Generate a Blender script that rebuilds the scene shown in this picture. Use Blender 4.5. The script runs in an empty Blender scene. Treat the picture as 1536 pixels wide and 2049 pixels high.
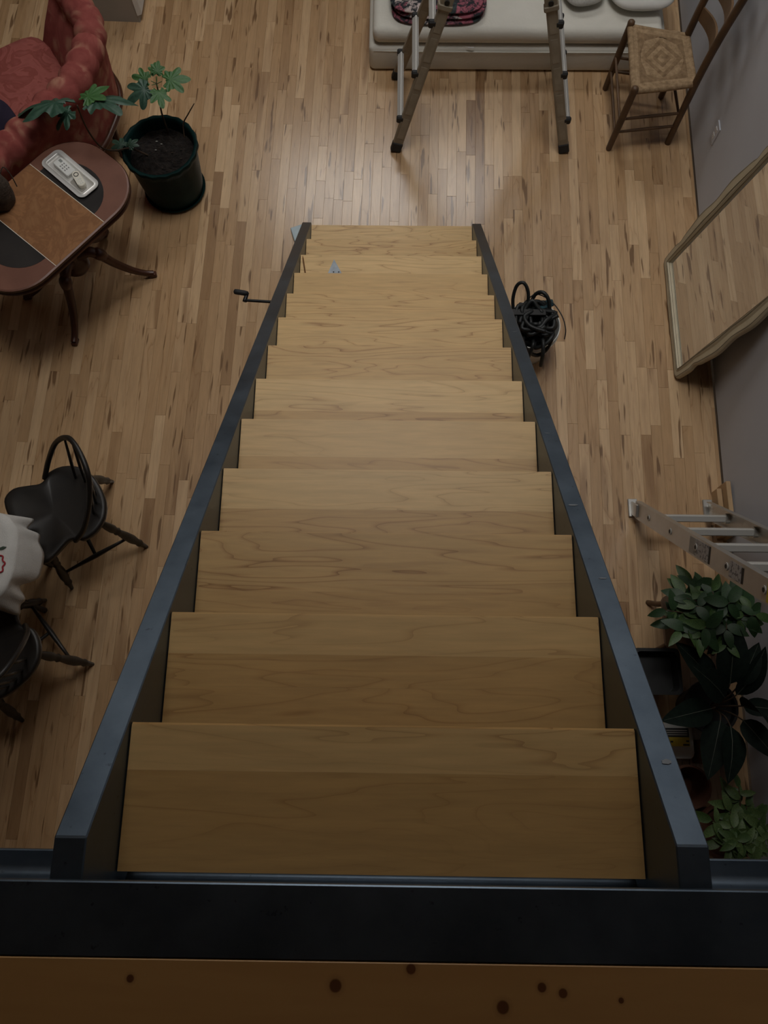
import bpy, bmesh, math, random
from mathutils import Vector, Matrix, noise

random.seed(7)
PI = math.pi
C = bpy.context.scene.collection
SC = bpy.context.scene
V = Vector

# ------------------------------------------------------------------ camera, world, light, exposure
CAM_POS = V((0.00913, -0.01666, 3.95527))
YAW, PITCH, ROLL, FPX = -0.0280983, 1.2886320, -0.0157589, 1538.75
cp, sp, cw, sw = math.cos(PITCH), math.sin(PITCH), math.cos(YAW), math.sin(YAW)
FWD = V((sw * cp, cw * cp, -sp))
r0 = V((cw, -sw, 0)); u0 = r0.cross(FWD)
RGT = r0 * math.cos(ROLL) + u0 * math.sin(ROLL)
UPV = -r0 * math.sin(ROLL) + u0 * math.cos(ROLL)
cam = bpy.data.cameras.new('camera'); camo = bpy.data.objects.new('camera', cam); C.objects.link(camo)
cam.sensor_fit = 'HORIZONTAL'; cam.sensor_width = 36.0; cam.lens = FPX / 1536 * 36.0
cam.clip_start = 0.02
m3 = Matrix((RGT, UPV, -FWD)).transposed()
camo.matrix_world = Matrix.Translation(CAM_POS) @ m3.to_4x4()
SC.camera = camo

SC.view_settings.view_transform = 'Standard'; SC.view_settings.look = 'None'
SC.view_settings.gamma = 1.0; SC.view_settings.use_curve_mapping = False
SC.view_settings.exposure = 0.0

w = bpy.data.worlds.new('overcast_sky'); SC.world = w; w.use_nodes = True
bg = w.node_tree.nodes['Background']
bg.inputs[0].default_value = (1.0, 0.99, 0.965, 1); bg.inputs[1].default_value = 9.4

ROOM = math.radians(-1.3)                      # the stair stands a touch askew to the room
RM = Matrix.Rotation(ROOM, 4, 'Z')
WX0, WX1, WZ0, WZ1, FARY = -1.7, 1.2, 3.95, 5.35, 6.7   # high window band in the far wall
SX0, SX1, SY0, SY1, SZT = -1.55, 1.45, 1.75, 4.05, 8.5      # skylight above an unseen well, added deep to shade the upper treads
pl = bpy.data.lights.new('window_daylight', 'AREA'); pl.shape = 'RECTANGLE'
pl.size = WX1 - WX0; pl.size_y = WZ1 - WZ0; pl.cycles.is_portal = True
plo = bpy.data.objects.new('window_daylight', pl); C.objects.link(plo)
plo.matrix_world = RM @ Matrix.Translation(((WX0 + WX1) / 2, FARY + .1, (WZ0 + WZ1) / 2)) @ Matrix.Rotation(-PI / 2, 4, 'X')

sl = bpy.data.lights.new('skylight_daylight', 'AREA'); sl.shape = 'RECTANGLE'
sl.size = SX1 - SX0; sl.size_y = SY1 - SY0; sl.cycles.is_portal = True
slo = bpy.data.objects.new('skylight_daylight', sl); C.objects.link(slo)
slo.matrix_world = RM @ Matrix.Translation(((SX0 + SX1) / 2, (SY0 + SY1) / 2, SZT))

# ------------------------------------------------------------------ materials
MATS = {}
class NT:
    def __init__(s, name, rough=.5, metal=0., spec=.5):
        s.m = bpy.data.materials.new(name); s.m.use_nodes = True
        s.t = s.m.node_tree; s.n = s.t.nodes; s.b = s.n['Principled BSDF']
        s.b.inputs['Roughness'].default_value = rough; s.b.inputs['Metallic'].default_value = metal
        s.b.inputs['Specular IOR Level'].default_value = spec
        MATS[name] = s.m
    def new(s, t, **k):
        n = s.n.new(t)
        for a, b in k.items(): setattr(n, a, b)
        return n
    def link(s, a, b): s.t.links.new(a, b)
    def coord(s, scale=(1, 1, 1), kind='Object', rnd=None):
        tc = s.new('ShaderNodeTexCoord'); o = tc.outputs[kind]
        if rnd is not None:
            a = s.new('ShaderNodeVectorMath', operation='MULTIPLY_ADD')
            s.link(rnd, a.inputs[0]); a.inputs[1].default_value = (17.3, 11.1, 5.7); s.link(o, a.inputs[2]); o = a.outputs[0]
        mp = s.new('ShaderNodeMapping'); mp.inputs['Scale'].default_value = scale
        s.link(o, mp.inputs[0]); return mp.outputs[0]
    def noise(s, vec, scale, detail=4, rough=.55, dist=0):
        n = s.new('ShaderNodeTexNoise'); s.link(vec, n.inputs['Vector'])
        n.inputs['Scale'].default_value = scale; n.inputs['Detail'].default_value = detail
        n.inputs['Roughness'].default_value = rough; n.inputs['Distortion'].default_value = dist
        return n.outputs['Fac']
    def ramp(s, fac, stops, interp='LINEAR'):
        r = s.new('ShaderNodeValToRGB'); s.link(fac, r.inputs[0]); e = r.color_ramp.elements
        r.color_ramp.interpolation = interp
        while len(e) < len(stops): e.new(.5)
        for el, (p, c) in zip(e, stops):
            el.position = p; el.color = (c, c, c, 1) if isinstance(c, (int, float)) else (*c, 1)
        return r.outputs[0]
    def math(s, op, a, b=None):
        n = s.new('ShaderNodeMath', operation=op)
        for i, x in enumerate((a, b)):
            if x is None: continue
            if isinstance(x, (int, float)): n.inputs[i].default_value = x
            else: s.link(x, n.inputs[i])
        return n.outputs[0]
    def mix(s, fac, a, b, mode='MIX'):
        n = s.new('ShaderNodeMix', data_type='RGBA', blend_type=mode)
        for i, x in ((0, fac), (6, a), (7, b)):
            if isinstance(x, (int, float)): n.inputs[i].default_value = x
            elif isinstance(x, tuple): n.inputs[i].default_value = (*x, 1)
            else: s.link(x, n.inputs[i])
        return n.outputs[2]
    def color(s, x):
        if isinstance(x, tuple): s.b.inputs['Base Color'].default_value = (*x, 1)
        else: s.link(x, s.b.inputs['Base Color'])
    def bump(s, h, strength=.3, dist=.01):
        b = s.new('ShaderNodeBump'); b.inputs['Strength'].default_value = strength; b.inputs['Distance'].default_value = dist
        s.link(h, b.inputs['Height']); s.link(b.outputs[0], s.b.inputs['Normal'])
    def attr(s, name):
        a = s.new('ShaderNodeAttribute'); a.attribute_name = name; return a.outputs['Vector']
    def sep(s, v):
        n = s.new('ShaderNodeSeparateXYZ'); s.link(v, n.inputs[0]); return n.outputs

def simple(name, c1, c2=None, scale=6, rough=.5, metal=0., bump=0., stretch=(1, 1, 1), spec=.5, bscale=None):
    n = NT(name, rough, metal, spec)
    if c2 is None: n.color(c1); return n.m
    v = n.coord(stretch); f = n.noise(v, scale)
    n.color(n.ramp(f, [(.3, c1), (.7, c2)]))
    if bump: n.bump(n.noise(v, bscale or scale * 4, 3), bump, .01)
    return n.m

def wood_boards(name, light, mid, dark, along, rough, ringy=10., line=.5, spec=.5, tone_w=1.):
    """plain-sawn boards; 'rnd' is a per-board random vector stored on the mesh"""
    n = NT(name, rough, 0, spec)
    rv = n.attr('rnd'); rs = n.sep(rv)
    st = (1, .1, 1) if along == 'y' else (.1, 1, 1)
    v = n.coord(st, 'Object', rv)
    base = n.ramp(rs[0], [(0, light), (.55, mid), (.86, mid), (1, dark)])
    big = n.noise(v, 7, 3, .5, .4)
    rings = n.math('FRACT', n.math('MULTIPLY', big, ringy))
    rl = n.ramp(rings, [(0, (.46, .33, .23)), (.08, (.84, .77, .70)), (.2, 1.), (.75, 1.0), (1, (.88, .84, .78))])
    msk = n.ramp(n.noise(v, 3.1, 2), [(.35, 0.), (.62, line)])
    fine = n.ramp(n.noise(v, 60, 3, .6), [(.3, .88), (.7, 1.05)])
    c = n.mix(msk, base, rl, 'MULTIPLY')
    c = n.mix(1., c, fine, 'MULTIPLY')
    streak = n.ramp(n.noise(v, 11, 2, .45), [(.60, 0.), (.72, .6 * tone_w)])
    c = n.mix(streak, c, dark)
    fleck = n.ramp(n.noise(v, 38, 2, .4), [(.65, 0.), (.70, .85 * tone_w)])
    c = n.mix(fleck, c, tuple(q * .7 for q in dark))
    n.color(c)
    n.bump(n.noise(v, 80, 2), .04, .002)
    return n.m

M = {}
M['floor'] = wood_boards('maple_floor', (.69, .475, .275), (.505, .318, .165), (.24, .125, .055), 'y', .25, 9, .5, .8)
M['tread'] = wood_boards('maple_tread', (.74, .505, .225), (.56, .345, .13), (.40, .21, .07), 'x', .42, 17, .9, tone_w=.2)
M['subfloor'] = simple('subfloor', (.10, .07, .045), rough=.9)
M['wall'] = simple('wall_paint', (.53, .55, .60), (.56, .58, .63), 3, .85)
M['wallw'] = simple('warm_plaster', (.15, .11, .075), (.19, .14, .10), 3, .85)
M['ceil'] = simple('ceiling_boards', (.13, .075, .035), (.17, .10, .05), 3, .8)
M['gap'] = simple('dark_gap', (.01, .01, .01), rough=1)
# blackened steel
n = NT('blackened_steel', .38, .85)
v = n.coord((1, 1, 1)); f = n.noise(v, 5, 6, .65); g = n.noise(v, 60, 3)
n.color(n.mix(n.ramp(g, [(.68, 0.), (.74, .5)]), n.ramp(f, [(.3, (.092, .122, .158)), (.75, (.155, .198, .245))]), (.03, .03, .035)))
n.link(n.ramp(f, [(.3, .34), (.8, .46)]), n.b.inputs['Roughness']); n.bump(g, .05, .002); M['steel'] = n.m
M['scuff'] = simple('pale_scuff', (.19, .205, .22), rough=.6)
# loft pine with knots
n = NT('loft_pine', .5)
v = n.coord((.12, 1, 1)); c = n.ramp(n.noise(v, 9, 4, .6, .3), [(.25, (.42, .22, .075)), (.75, (.56, .33, .12))])
pos = n.coord((1, 1, 1))
for kx, ky, kr in ((-.36, -.358, .0055), (-.062, -.363, .009), (.047, -.34, .007), (.236, -.361, .0065), (.266, -.368, .0065), (.349, -.376, .004), (.179, -.387, .009)):
    d = n.new('ShaderNodeVectorMath', operation='DISTANCE'); n.link(pos, d.inputs[0]); d.inputs[1].default_value = (kx, ky - .003, 2.697)
    c = n.mix(n.ramp(n.math('DIVIDE', d.outputs['Value'], kr * 2), [(.42, 1.), (.55, .25), (.95, 0.)]), c, (.13, .045, .012))
n.color(c); M['pine'] = n.m
# upholstery
n = NT('red_damask', .85, 0, .2)
v = n.coord((1, 1, 1)); f = n.noise(v, 9, 3, .5, 1.2); vo = n.new('ShaderNodeTexVoronoi'); n.link(v, vo.inputs['Vector']); vo.inputs['Scale'].default_value = 9
blot = n.math('MULTIPLY', n.ramp(vo.outputs['Distance'], [(.25, 1.), (.5, 0.)]), n.ramp(f, [(.42, 0.), (.55, 1.)]))
n.color(n.mix(n.math('MULTIPLY', blot, .6), n.ramp(f, [(.3, (.23, .052, .045)), (.7, (.35, .10, .082))]), (.46, .26, .17)))
n.bump(n.noise(v, 120, 2), .2, .003); M['damask'] = n.m
n = NT('red_damask_plain', .85, 0, .2)
v = n.coord((1, 1, 1)); f = n.noise(v, 6, 3, .5, 1.5)
n.color(n.ramp(f, [(.3, (.27, .075, .062)), (.48, (.35, .105, .088)), (.52, (.25, .065, .052)), (.7, (.33, .10, .085))])); M['damask2'] = n.m
M['navy'] = simple('navy_velvet', (.022, .018, .035), (.035, .028, .05), 10, .9, spec=.2)
M['mahog'] = simple('mahogany', (.05, .016, .008), (.095, .034, .016), 8, .32, stretch=(1, 1, .3))
M['mahogtop'] = simple('mahogany_band', (.17, .075, .052), (.22, .10, .068), 7, .42)
M['blackinlay'] = simple('ebonised_inlay', (.022, .020, .020), (.04, .036, .034), 6, .35)
n = NT('burl_inlay', .38)
v = n.coord((1, 1, 1)); f = n.noise(v, 5, 4, .6, 1.6)
n.color(n.ramp(f, [(.25, (.17, .075, .032)), (.45, (.33, .16, .07)), (.52, (.24, .11, .048)), (.75, (.38, .20, .09))])); M['burl'] = n.m
M['silver'] = simple('brushed_silver', (.78, .77, .74), (.86, .85, .82), 12, .42, .55)
M['remote'] = simple('pale_grey_plastic', (.76, .77, .74), rough=.5)
M['remote2'] = simple('ivory_plastic', (.78, .75, .64), rough=.5)
M['btn'] = simple('button_grey', (.25, .25, .25), rough=.6)
M['lcd'] = simple('display_grey', (.30, .32, .30), rough=.3)
M['bark'] = simple('dark_bark', (.035, .024, .016), (.09, .065, .045), 25, .9, bump=.8)
M['potglaze'] = simple('dark_green_glaze', (.003, .014, .013), (.007, .028, .026), 5, .42, bump=.1, spec=.07)
M['soil'] = simple('potting_soil', (.006, .004, .003), (.026, .018, .014), 40, 1., bump=1.)
M['stem'] = simple('brown_stem', (.05, .03, .018), (.09, .055, .03), 20, .8)
M['figleaf'] = simple('fig_leaf_green', (.035, .11, .03), (.075, .18, .055), 12, .5)
M['figleaf2'] = simple('fig_leaf_blue_green', (.02, .06, .04), (.05, .11, .07), 12, .45)
M['blackwood'] = simple('black_painted_wood', (.012, .010, .009), (.022, .018, .014), 10, .42)
M['cloth'] = simple('white_linen', (.60, .585, .55), (.68, .665, .63), 14, .95, bump=.25, bscale=200)
M['redthread'] = simple('red_thread', (.35, .02, .03), rough=.8)
M['greenthread'] = simple('dark_green_thread', (.04, .06, .04), rough=.8)
M['mattress'] = simple('cream_ticking', (.66, .64, .57), (.72, .70, .63), 5, .95, bump=.15, bscale=60)
M['pillow'] = simple('white_cotton', (.68, .67, .63), (.75, .74, .70), 8, .95)
M['knit'] = simple('white_knit', (.60, .59, .55), (.76, .75, .71), 90, .95, bump=.8)
n = NT('floral_print', .85, 0, .2)
v = n.coord((1, 1, 1)); vo = n.new('ShaderNodeTexVoronoi'); n.link(v, vo.inputs['Vector']); vo.inputs['Scale'].default_value = 11
rr = n.sep(vo.outputs['Color']); f = n.noise(v, 28, 3, .6, 1.)
col = n.ramp(rr[0], [(0, (.03, .035, .04)), (.18, (.36, .13, .17)), (.38, (.12, .15, .13)), (.48, (.55, .46, .44)), (.7, (.05, .07, .07)), (.82, (.40, .12, .16))], 'CONSTANT')
n.color(n.mix(n.ramp(f, [(.42, 0.), (.58, 1.)]), (.028, .03, .035), col)); M['floral'] = n.m
M['rail'] = simple('dusty_bronze_fibreglass', (.23, .19, .135), (.33, .28, .205), 18, .6, stretch=(1, 1, .3))
M['railin'] = simple('dusty_bronze_recess', (.28, .24, .175), (.38, .325, .245), 14, .65)
M['alu'] = simple('dull_aluminium', (.50, .49, .46), (.58, .57, .54), 10, .42, .8)
M['alurung'] = simple('pale_aluminium', (.50, .49, .46), rough=.5, metal=.15)
M['rubber'] = simple('black_rubber', (.012, .012, .012), (.025, .025, .025), 20, .7)
M['chairwood'] = simple('brown_stained_wood', (.075, .04, .018), (.14, .075, .035), 10, .5)
M['slat'] = simple('oak_slat', (.15, .085, .04), (.22, .13, .065), 10, .5)
n = NT('woven_rush', .85)
v = n.coord((1, 1, 1)); f = n.noise(v, 35, 3, .6); n.color(n.ramp(f, [(.3, (.22, .14, .07)), (.7, (.42, .29, .165))]))
n.bump(n.noise(v, 160, 2), .6, .004); M['rush'] = n.m
n = NT('woven_rush_dark', .85)
v = n.coord((1, 1, 1)); f = n.noise(v, 35, 3, .6); n.color(n.ramp(f, [(.3, (.16, .095, .045)), (.7, (.29, .19, .10))])); M['rushd'] = n.m
M['gilt'] = simple('antique_cream_gilt', (.44, .37, .25), (.54, .47, .33), 9, .5, .1)
M['giltdark'] = simple('antique_gilt_dark_line', (.07, .05, .03), rough=.7)
M['mirror'] = simple('silvered_glass', (.86, .88, .88), rough=.02, metal=.86)
M['bucket'] = simple('white_bucket_plastic', (.72, .72, .68), rough=.45)
M['cable'] = simple('black_cable', (.008, .009, .009), (.014, .016, .016), 12, .5)
M['teal'] = simple('dark_teal_cloth', (.012, .045, .06), (.02, .07, .085), 15, .8)
M['blackmetal'] = simple('black_metal', (.01, .01, .01), (.02, .02, .02), 15, .4, .3)
M['bluegrey'] = simple('pale_blue_paper', (.42, .52, .56), (.52, .62, .66), 15, .7)
M['bladegrey'] = simple('scratched_grey_metal', (.22, .25, .28), (.36, .40, .44), 30, .5, .4)
M['pencil'] = simple('brown_pencil_paint', (.16, .07, .02), rough=.5)
M['white'] = simple('white_plastic', (.75, .75, .75), rough=.4)
M['card'] = simple('pale_grey_card', (.38, .36, .32), (.43, .41, .37), 4, .85)
M['cardbrown'] = simple('brown_cardboard', (.14, .075, .035), (.19, .105, .05), 5, .9)
M['leafv'] = simple('variegated_leaf', (.014, .048, .010), (.085, .15, .040), 30, .5)
M['leafg'] = simple('mid_green_leaf', (.008, .030, .008), (.022, .062, .016), 18, .5)
M['leafd'] = simple('very_dark_leaf', (.003, .007, .005), (.007, .015, .010), 14, .7, spec=.15)
M['leafp'] = simple('pale_green_leaf', (.04, .085, .022), (.13, .20, .065), 22, .5)
M['vein'] = simple('pale_vein', (.06, .07, .05), rough=.6)
M['terra'] = simple('terracotta', (.09, .035, .018), (.13, .05, .026), 8, .85)
M['blackplastic'] = simple('black_plastic', (.008, .008, .008), (.014, .014, .014), 8, .45)
M['tub'] = simple('translucent_white_plastic', (.50, .50, .47), rough=.4)
M['yellow'] = simple('yellow_label', (.62, .48, .04), rough=.5)
M['ink'] = simple('black_ink', (.02, .02, .02), rough=.6)
M['lumber'] = simple('pine_lumber', (.42, .27, .14), (.55, .37, .20), 8, .7, stretch=(1, 1, .15))
M['frame'] = simple('window_frame_white', (.7, .7, .7), rough=.5)
n = NT('sticker_print', .5)
v = n.coord((1, 1, 1)); f = n.noise(v, 75, 1); n.color(n.ramp(f, [(.40, (.16, .16, .17)), (.47, (.46, .46, .46))])); M['sticker'] = n.m
gm = bpy.data.materials.new('window_glass'); gm.use_nodes = True; t = gm.node_tree; t.nodes.clear()
o_ = t.nodes.new('ShaderNodeOutputMaterial'); mx = t.nodes.new('ShaderNodeMixShader'); tr = t.nodes.new('ShaderNodeBsdfTransparent'); gl = t.nodes.new('ShaderNodeBsdfGlossy')
gl.inputs['Roughness'].default_value = .02; mx.inputs[0].default_value = .06
t.links.new(tr.outputs[0], mx.inputs[1]); t.links.new(gl.outputs[0], mx.inputs[2]); t.links.new(mx.outputs[0], o_.inputs[0]); M['glass'] = gm

# ------------------------------------------------------------------ mesh helpers
def xf(verts, mat):
    if mat is not None:
        for v_ in verts: v_.co = mat @ v_.co
def box(bm, c, s, mat=None, bevel=0., seg=1):
    vs = bmesh.ops.create_cube(bm, size=1.)['verts']
    for v_ in vs: v_.co = V((v_.co.x * s[0] + c[0], v_.co.y * s[1] + c[1], v_.co.z * s[2] + c[2]))
    if bevel:
        es = list({e for v_ in vs for e in v_.link_edges})
        r = bmesh.ops.bevel(bm, geom=es, offset=bevel, segments=seg, affect='EDGES', profile=.5)
        vs = list({v_ for f_ in r['faces'] for v_ in f_.verts})
        if mat is not None:
            seen = set(vs); st = list(vs)
            while st:
                a = st.pop()
                for e in a.link_edges:
                    b = e.other_vert(a)
                    if b not in seen: seen.add(b); st.append(b)
            vs = list(seen)
    xf(vs, mat)
def tube(bm, pts, rad, seg=8, cap=True, mat=None, flat=1., closed=False):
    pts = [V(p) for p in pts]; n_ = len(pts)
    if isinstance(rad, (int, float)): rad = [rad] * n_
    rings = []; prev = None
    for i, p in enumerate(pts):
        if closed: d = pts[(i + 1) % n_] - pts[i - 1]
        else: d = pts[min(i + 1, n_ - 1)] - pts[max(i - 1, 0)]
        d = d.normalized() if d.length > 1e-9 else V((0, 0, 1))
        if prev is None:
            a = V((0, 0, 1)) if abs(d.z) < .9 else V((1, 0, 0)); nn = (a - d * a.dot(d)).normalized()
        else:
            nn = prev - d * prev.dot(d); nn = nn.normalized() if nn.length > 1e-6 else d.orthogonal().normalized()
        prev = nn; bb = d.cross(nn)
        rings.append([bm.verts.new(p + (nn * math.cos(2 * PI * k / seg) * flat + bb * math.sin(2 * PI * k / seg)) * rad[i]) for k in range(seg)])
    for i in range(n_ if closed else n_ - 1):
        a, b = rings[i], rings[(i + 1) % n_]
        for k in range(seg): bm.faces.new((a[k], a[(k + 1) % seg], b[(k + 1) % seg], b[k]))
    if cap and not closed:
        bm.faces.new(rings[0][::-1]); bm.faces.new(rings[-1])
    xf([v_ for r in rings for v_ in r], mat)
def lathe(bm, prof, seg=32, c=(0, 0, 0), mat=None, wob=None):
    rings = []
    for r, z in prof:
        if r < 1e-6: rings.append([bm.verts.new(V((c[0], c[1], c[2] + z)))])
        else:
            rings.append([bm.verts.new(V((c[0] + (r + (wob(k, r, z) if wob else 0)) * math.cos(2 * PI * k / seg), c[1] + (r + (wob(k, r, z) if wob else 0)) * math.sin(2 * PI * k / seg), c[2] + z))) for k in range(seg)])
    for a, b in zip(rings, rings[1:]):
        for k in range(seg):
            q = [a[k % len(a)], a[(k + 1) % len(a)], b[(k + 1) % len(b)], b[k % len(b)]]
            u = []
            for x in q:
                if x not in u: u.append(x)
            if len(u) > 2: bm.faces.new(u)
    xf([v_ for r in rings for v_ in r], mat)
def prism(bm, poly, z0, z1, mat=None):
    """poly in xy, extruded along z"""
    a = [bm.verts.new(V((x, y, z0))) for x, y in poly]; b = [bm.verts.new(V((x, y, z1))) for x, y in poly]
    bm.faces.new(a[::-1]); bm.faces.new(b); n_ = len(a)
    for i in range(n_): bm.faces.new((a[i], a[(i + 1) % n_], b[(i + 1) % n_], b[i]))
    xf(a + b, mat)
def grid(bm, fn, nu, nv, cu=False, cv=False):
    g = [[bm.verts.new(V(fn(i / (nu if cu else nu - 1), j / (nv if cv else nv - 1)))) for j in range(nv)] for i in range(nu)]
    for i in range(nu if cu else nu - 1):
        for j in range(nv if cv else nv - 1):
            bm.faces.new((g[i][j], g[(i + 1) % nu][j], g[(i + 1) % nu][(j + 1) % nv], g[i][(j + 1) % nv]))
    return g
def spline(pts, per=6, closed=False):
    P = [V(p) for p in pts]; out = []; n_ = len(P)
    rng = range(n_ if closed else n_ - 1)
    for i in rng:
        if closed: a, b, c, d = P[i - 1], P[i], P[(i + 1) % n_], P[(i + 2) % n_]
        else: a, b, c, d = P[max(i - 1, 0)], P[i], P[i + 1], P[min(i + 2, n_ - 1)]
        for k in range(per):
            t_ = k / per
            out.append(.5 * ((2 * b) + (c - a) * t_ + (2 * a - 5 * b + 4 * c - d) * t_ ** 2 + (3 * b - a - 3 * c + d) * t_ ** 3))
    if not closed: out.append(P[-1])
    return out
def rings_solid(bm, outline, zt, zb, levels=5, edge=.02, topfn=None):
    """cushion-like solid over a closed outline: rounded rim, domed top"""
    c = V((sum(p[0] for p in outline) / len(outline), sum(p[1] for p in outline) / len(outline)))
    zs = []
    prof = []
    for k in range(levels + 1): prof.append((k / levels * .9, 0))
    rings = []
    def ring(sc, zf):
        out = []
        for p in outline:
            q = c + (V((p[0], p[1])) - c) * sc; out.append(bm.verts.new(V((q.x, q.y, zf(q.x, q.y, sc)))))
        return out
    top = lambda x, y, s: zt + (topfn(x, y, s) if topfn else 0)
    ctr = bm.verts.new(V((c.x, c.y, top(c.x, c.y, 0))))
    L = [ring((k + 1) / levels * .93, top) for k in range(levels)]
    h = zt - zb
    L.append(ring(.98, lambda x, y, s: zt - edge * .35 + (topfn(x, y, s) if topfn else 0)))
    L.append(ring(1., lambda x, y, s: zt - edge)); L.append(ring(1., lambda x, y, s: zb + edge * .6)); L.append(ring(.95, lambda x, y, s: zb))
    n_ = len(outline)
    for i in range(n_): bm.faces.new((ctr, L[0][i], L[0][(i + 1) % n_]))
    for a, b in zip(L, L[1:]):
        for i in range(n_): bm.faces.new((a[i], b[i], b[(i + 1) % n_], a[(i + 1) % n_]))
    bm.faces.new(L[-1][::-1])
ROOTINV = {}
def B(): return bmesh.new()
def obj(name, bm, m, parent=None, smooth=False, local=False, angle=None):
    me = bpy.data.meshes.new(name)
    if parent is not None and not local and parent in ROOTINV:
        bm.transform(ROOTINV[parent])
    bmesh.ops.recalc_face_normals(bm, faces=bm.faces)
    bm.to_mesh(me); bm.free()
    for mm in (m if isinstance(m, (list, tuple)) else [m]): me.materials.append(M[mm] if isinstance(mm, str) else mm)
    if smooth:
        me.polygons.foreach_set('use_smooth', [True] * len(me.polygons))
        if angle is not None: me.set_sharp_from_angle(angle=math.radians(angle))
    o = bpy.data.objects.new(name, me); C.objects.link(o)
    if parent is not None:
        o.parent = parent
        if parent in ROOTINV: ROOTINV[o] = ROOTINV[parent]
    return o
def tag(o, label, cat, group=None, kind=None):
    o['label'] = label; o['category'] = cat
    if group: o['group'] = group
    if kind: o['kind'] = kind
    return o
def thing(name, label, cat, loc=(0, 0, 0), rotz=0., group=None, mat=None, kind=None):
    o = bpy.data.objects.new(name, None); C.objects.link(o); o.empty_display_size = .1
    mw = mat if mat is not None else Matrix.Translation(V(loc)) @ Matrix.Rotation(rotz, 4, 'Z')
    o.matrix_world = mw; ROOTINV[o] = mw.inverted()
    return tag(o, label, cat, group, kind)
def place(name, me, parent, mw):
    o = bpy.data.objects.new(name, me); C.objects.link(o); o.parent = parent
    o.matrix_local = ROOTINV[parent] @ mw; return o
def mesh_of(name, bm, m, smooth=True):
    me = bpy.data.meshes.new(name); bmesh.ops.recalc_face_normals(bm, faces=bm.faces); bm.to_mesh(me); bm.free()
    for mm in (m if isinstance(m, (list, tuple)) else [m]): me.materials.append(M[mm])
    if smooth: me.polygons.foreach_set('use_smooth', [True] * len(me.polygons))
    return me
def set_rnd(me, vals):
    a = me.attributes.new('rnd', 'FLOAT_VECTOR', 'FACE')
    flat = []
    for v_ in vals: flat += list(v_)
    a.data.foreach_set('vector', flat)
def pix(p):
    d = V(p) - CAM_POS; z = d.dot(FWD); return 768 + FPX * d.dot(RGT) / z, 1024.5 - FPX * d.dot(UPV) / z
def aim(loc, d, up=(0, 0, 1), s=1.):
    """matrix with local +Y along d, local +Z near up"""
    y = V(d).normalized(); x = y.cross(V(up)); x = x.normalized() if x.length > 1e-5 else y.orthogonal().normalized(); z = x.cross(y)
    ss = s if isinstance(s, (tuple, list)) else (s, s, s)
    return Matrix.Translation(V(loc)) @ Matrix(((x.x, y.x, z.x), (x.y, y.y, z.y), (x.z, y.z, z.z))).to_4x4() @ Matrix.Diagonal((*ss, 1))

# ------------------------------------------------------------------ room shell
XL, XR, YB, CEIL, LOFT = -4.2, 1.774, -3.4, 5.5, 2.695
def room(o): o.matrix_world = RM; return o
bm = B(); box(bm, ((XL + XR) / 2, (YB + FARY) / 2, -.05), (XR - XL + .6, FARY - YB + .6, .06))
floor = room(obj('floor', bm, 'subfloor')); tag(floor, 'strip maple floor of narrow staggered boards', 'floor', kind='structure')
BW = .0572
boards = []
x = XL; rr_ = random.Random(3)
while x < XR - .01:
    wdt = min(BW, XR - .006 - x); y = YB - rr_.random() * .8
    while y < FARY:
        L_ = rr_.choice((.25, .35, .45, .6, .75, .9, 1.1)) * rr_.uniform(.85, 1.2)
        boards.append((x, wdt, max(y, YB), min(y + L_, FARY), (min(.86, abs(rr_.gauss(.45, .30))) if rr_.random() > .05 else rr_.uniform(.86, .96), rr_.random(), rr_.random())))
        y += L_
    x += BW
stairquad = [(105, 1668), (598, 447), (965, 450), (1418, 1690)]
def inquad(p):
    r_ = True
    for i in range(4):
        a, b = stairquad[i], stairquad[(i + 1) % 4]
        if (b[0] - a[0]) * (p[1] - a[1]) - (b[1] - a[1]) * (p[0] - a[0]) < 0: return False
    return True
def score(b):
    x0, w_, y0, y1, _ = b
    tot = 0; N = 6
    for k in range(N):
        yy = y0 + (y1 - y0) * (k + .5) / N
        p = RM @ V((x0 + w_ / 2, yy, 0)); px, py = pix(p)
        if 0 < px < 1536 and 0 < py < 1700 and not inquad((px, py)):
            tot += (1 / (p - CAM_POS).length) ** 2
    return tot * w_ * (y1 - y0) / N
boards = [b for b in boards if b[3] - b[2] > .02]
boards.sort(key=score, reverse=True)
BG = .0003
def board_bm(bm, b):
    x0, w_, y0, y1, r_ = b; h = (r_[1] - .5) * .0004
    c = .0005
    lo = [(x0 + BG, y0 + BG), (x0 + w_ - BG, y0 + BG), (x0 + w_ - BG, y1 - BG), (x0 + BG, y1 - BG)]
    hi = [(x0 + BG + c, y0 + BG + c), (x0 + w_ - BG - c, y0 + BG + c), (x0 + w_ - BG - c, y1 - BG - c), (x0 + BG + c, y1 - BG - c)]
    a = [bm.verts.new((p[0], p[1], -.016)) for p in lo]; m_ = [bm.verts.new((p[0], p[1], h - c)) for p in lo]; t_ = [bm.verts.new((p[0], p[1], h)) for p in hi]
    bm.faces.new(t_); n_ = 1
    for i in range(4):
        bm.faces.new((m_[i], m_[(i + 1) % 4], t_[(i + 1) % 4], t_[i])); bm.faces.new((a[i], a[(i + 1) % 4], m_[(i + 1) % 4], m_[i])); n_ += 2
    return n_
for b in boards[:300]:
    bm = B(); nf = board_bm(bm, b); me = bpy.data.meshes.new('floor_board'); bm.to_mesh(me); bm.free()
    me.materials.append(M['floor']); set_rnd(me, [b[4]] * nf)
    o = bpy.data.objects.new('floor_board', me); C.objects.link(o); o.parent = floor
bm = B(); vals = []
for b in boards[300:]:
    nf = board_bm(bm, b); vals += [b[4]] * nf
me = bpy.data.meshes.new('floor_boards_rest'); bm.to_mesh(me); bm.free(); me.materials.append(M['floor']); set_rnd(me, vals)
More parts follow.
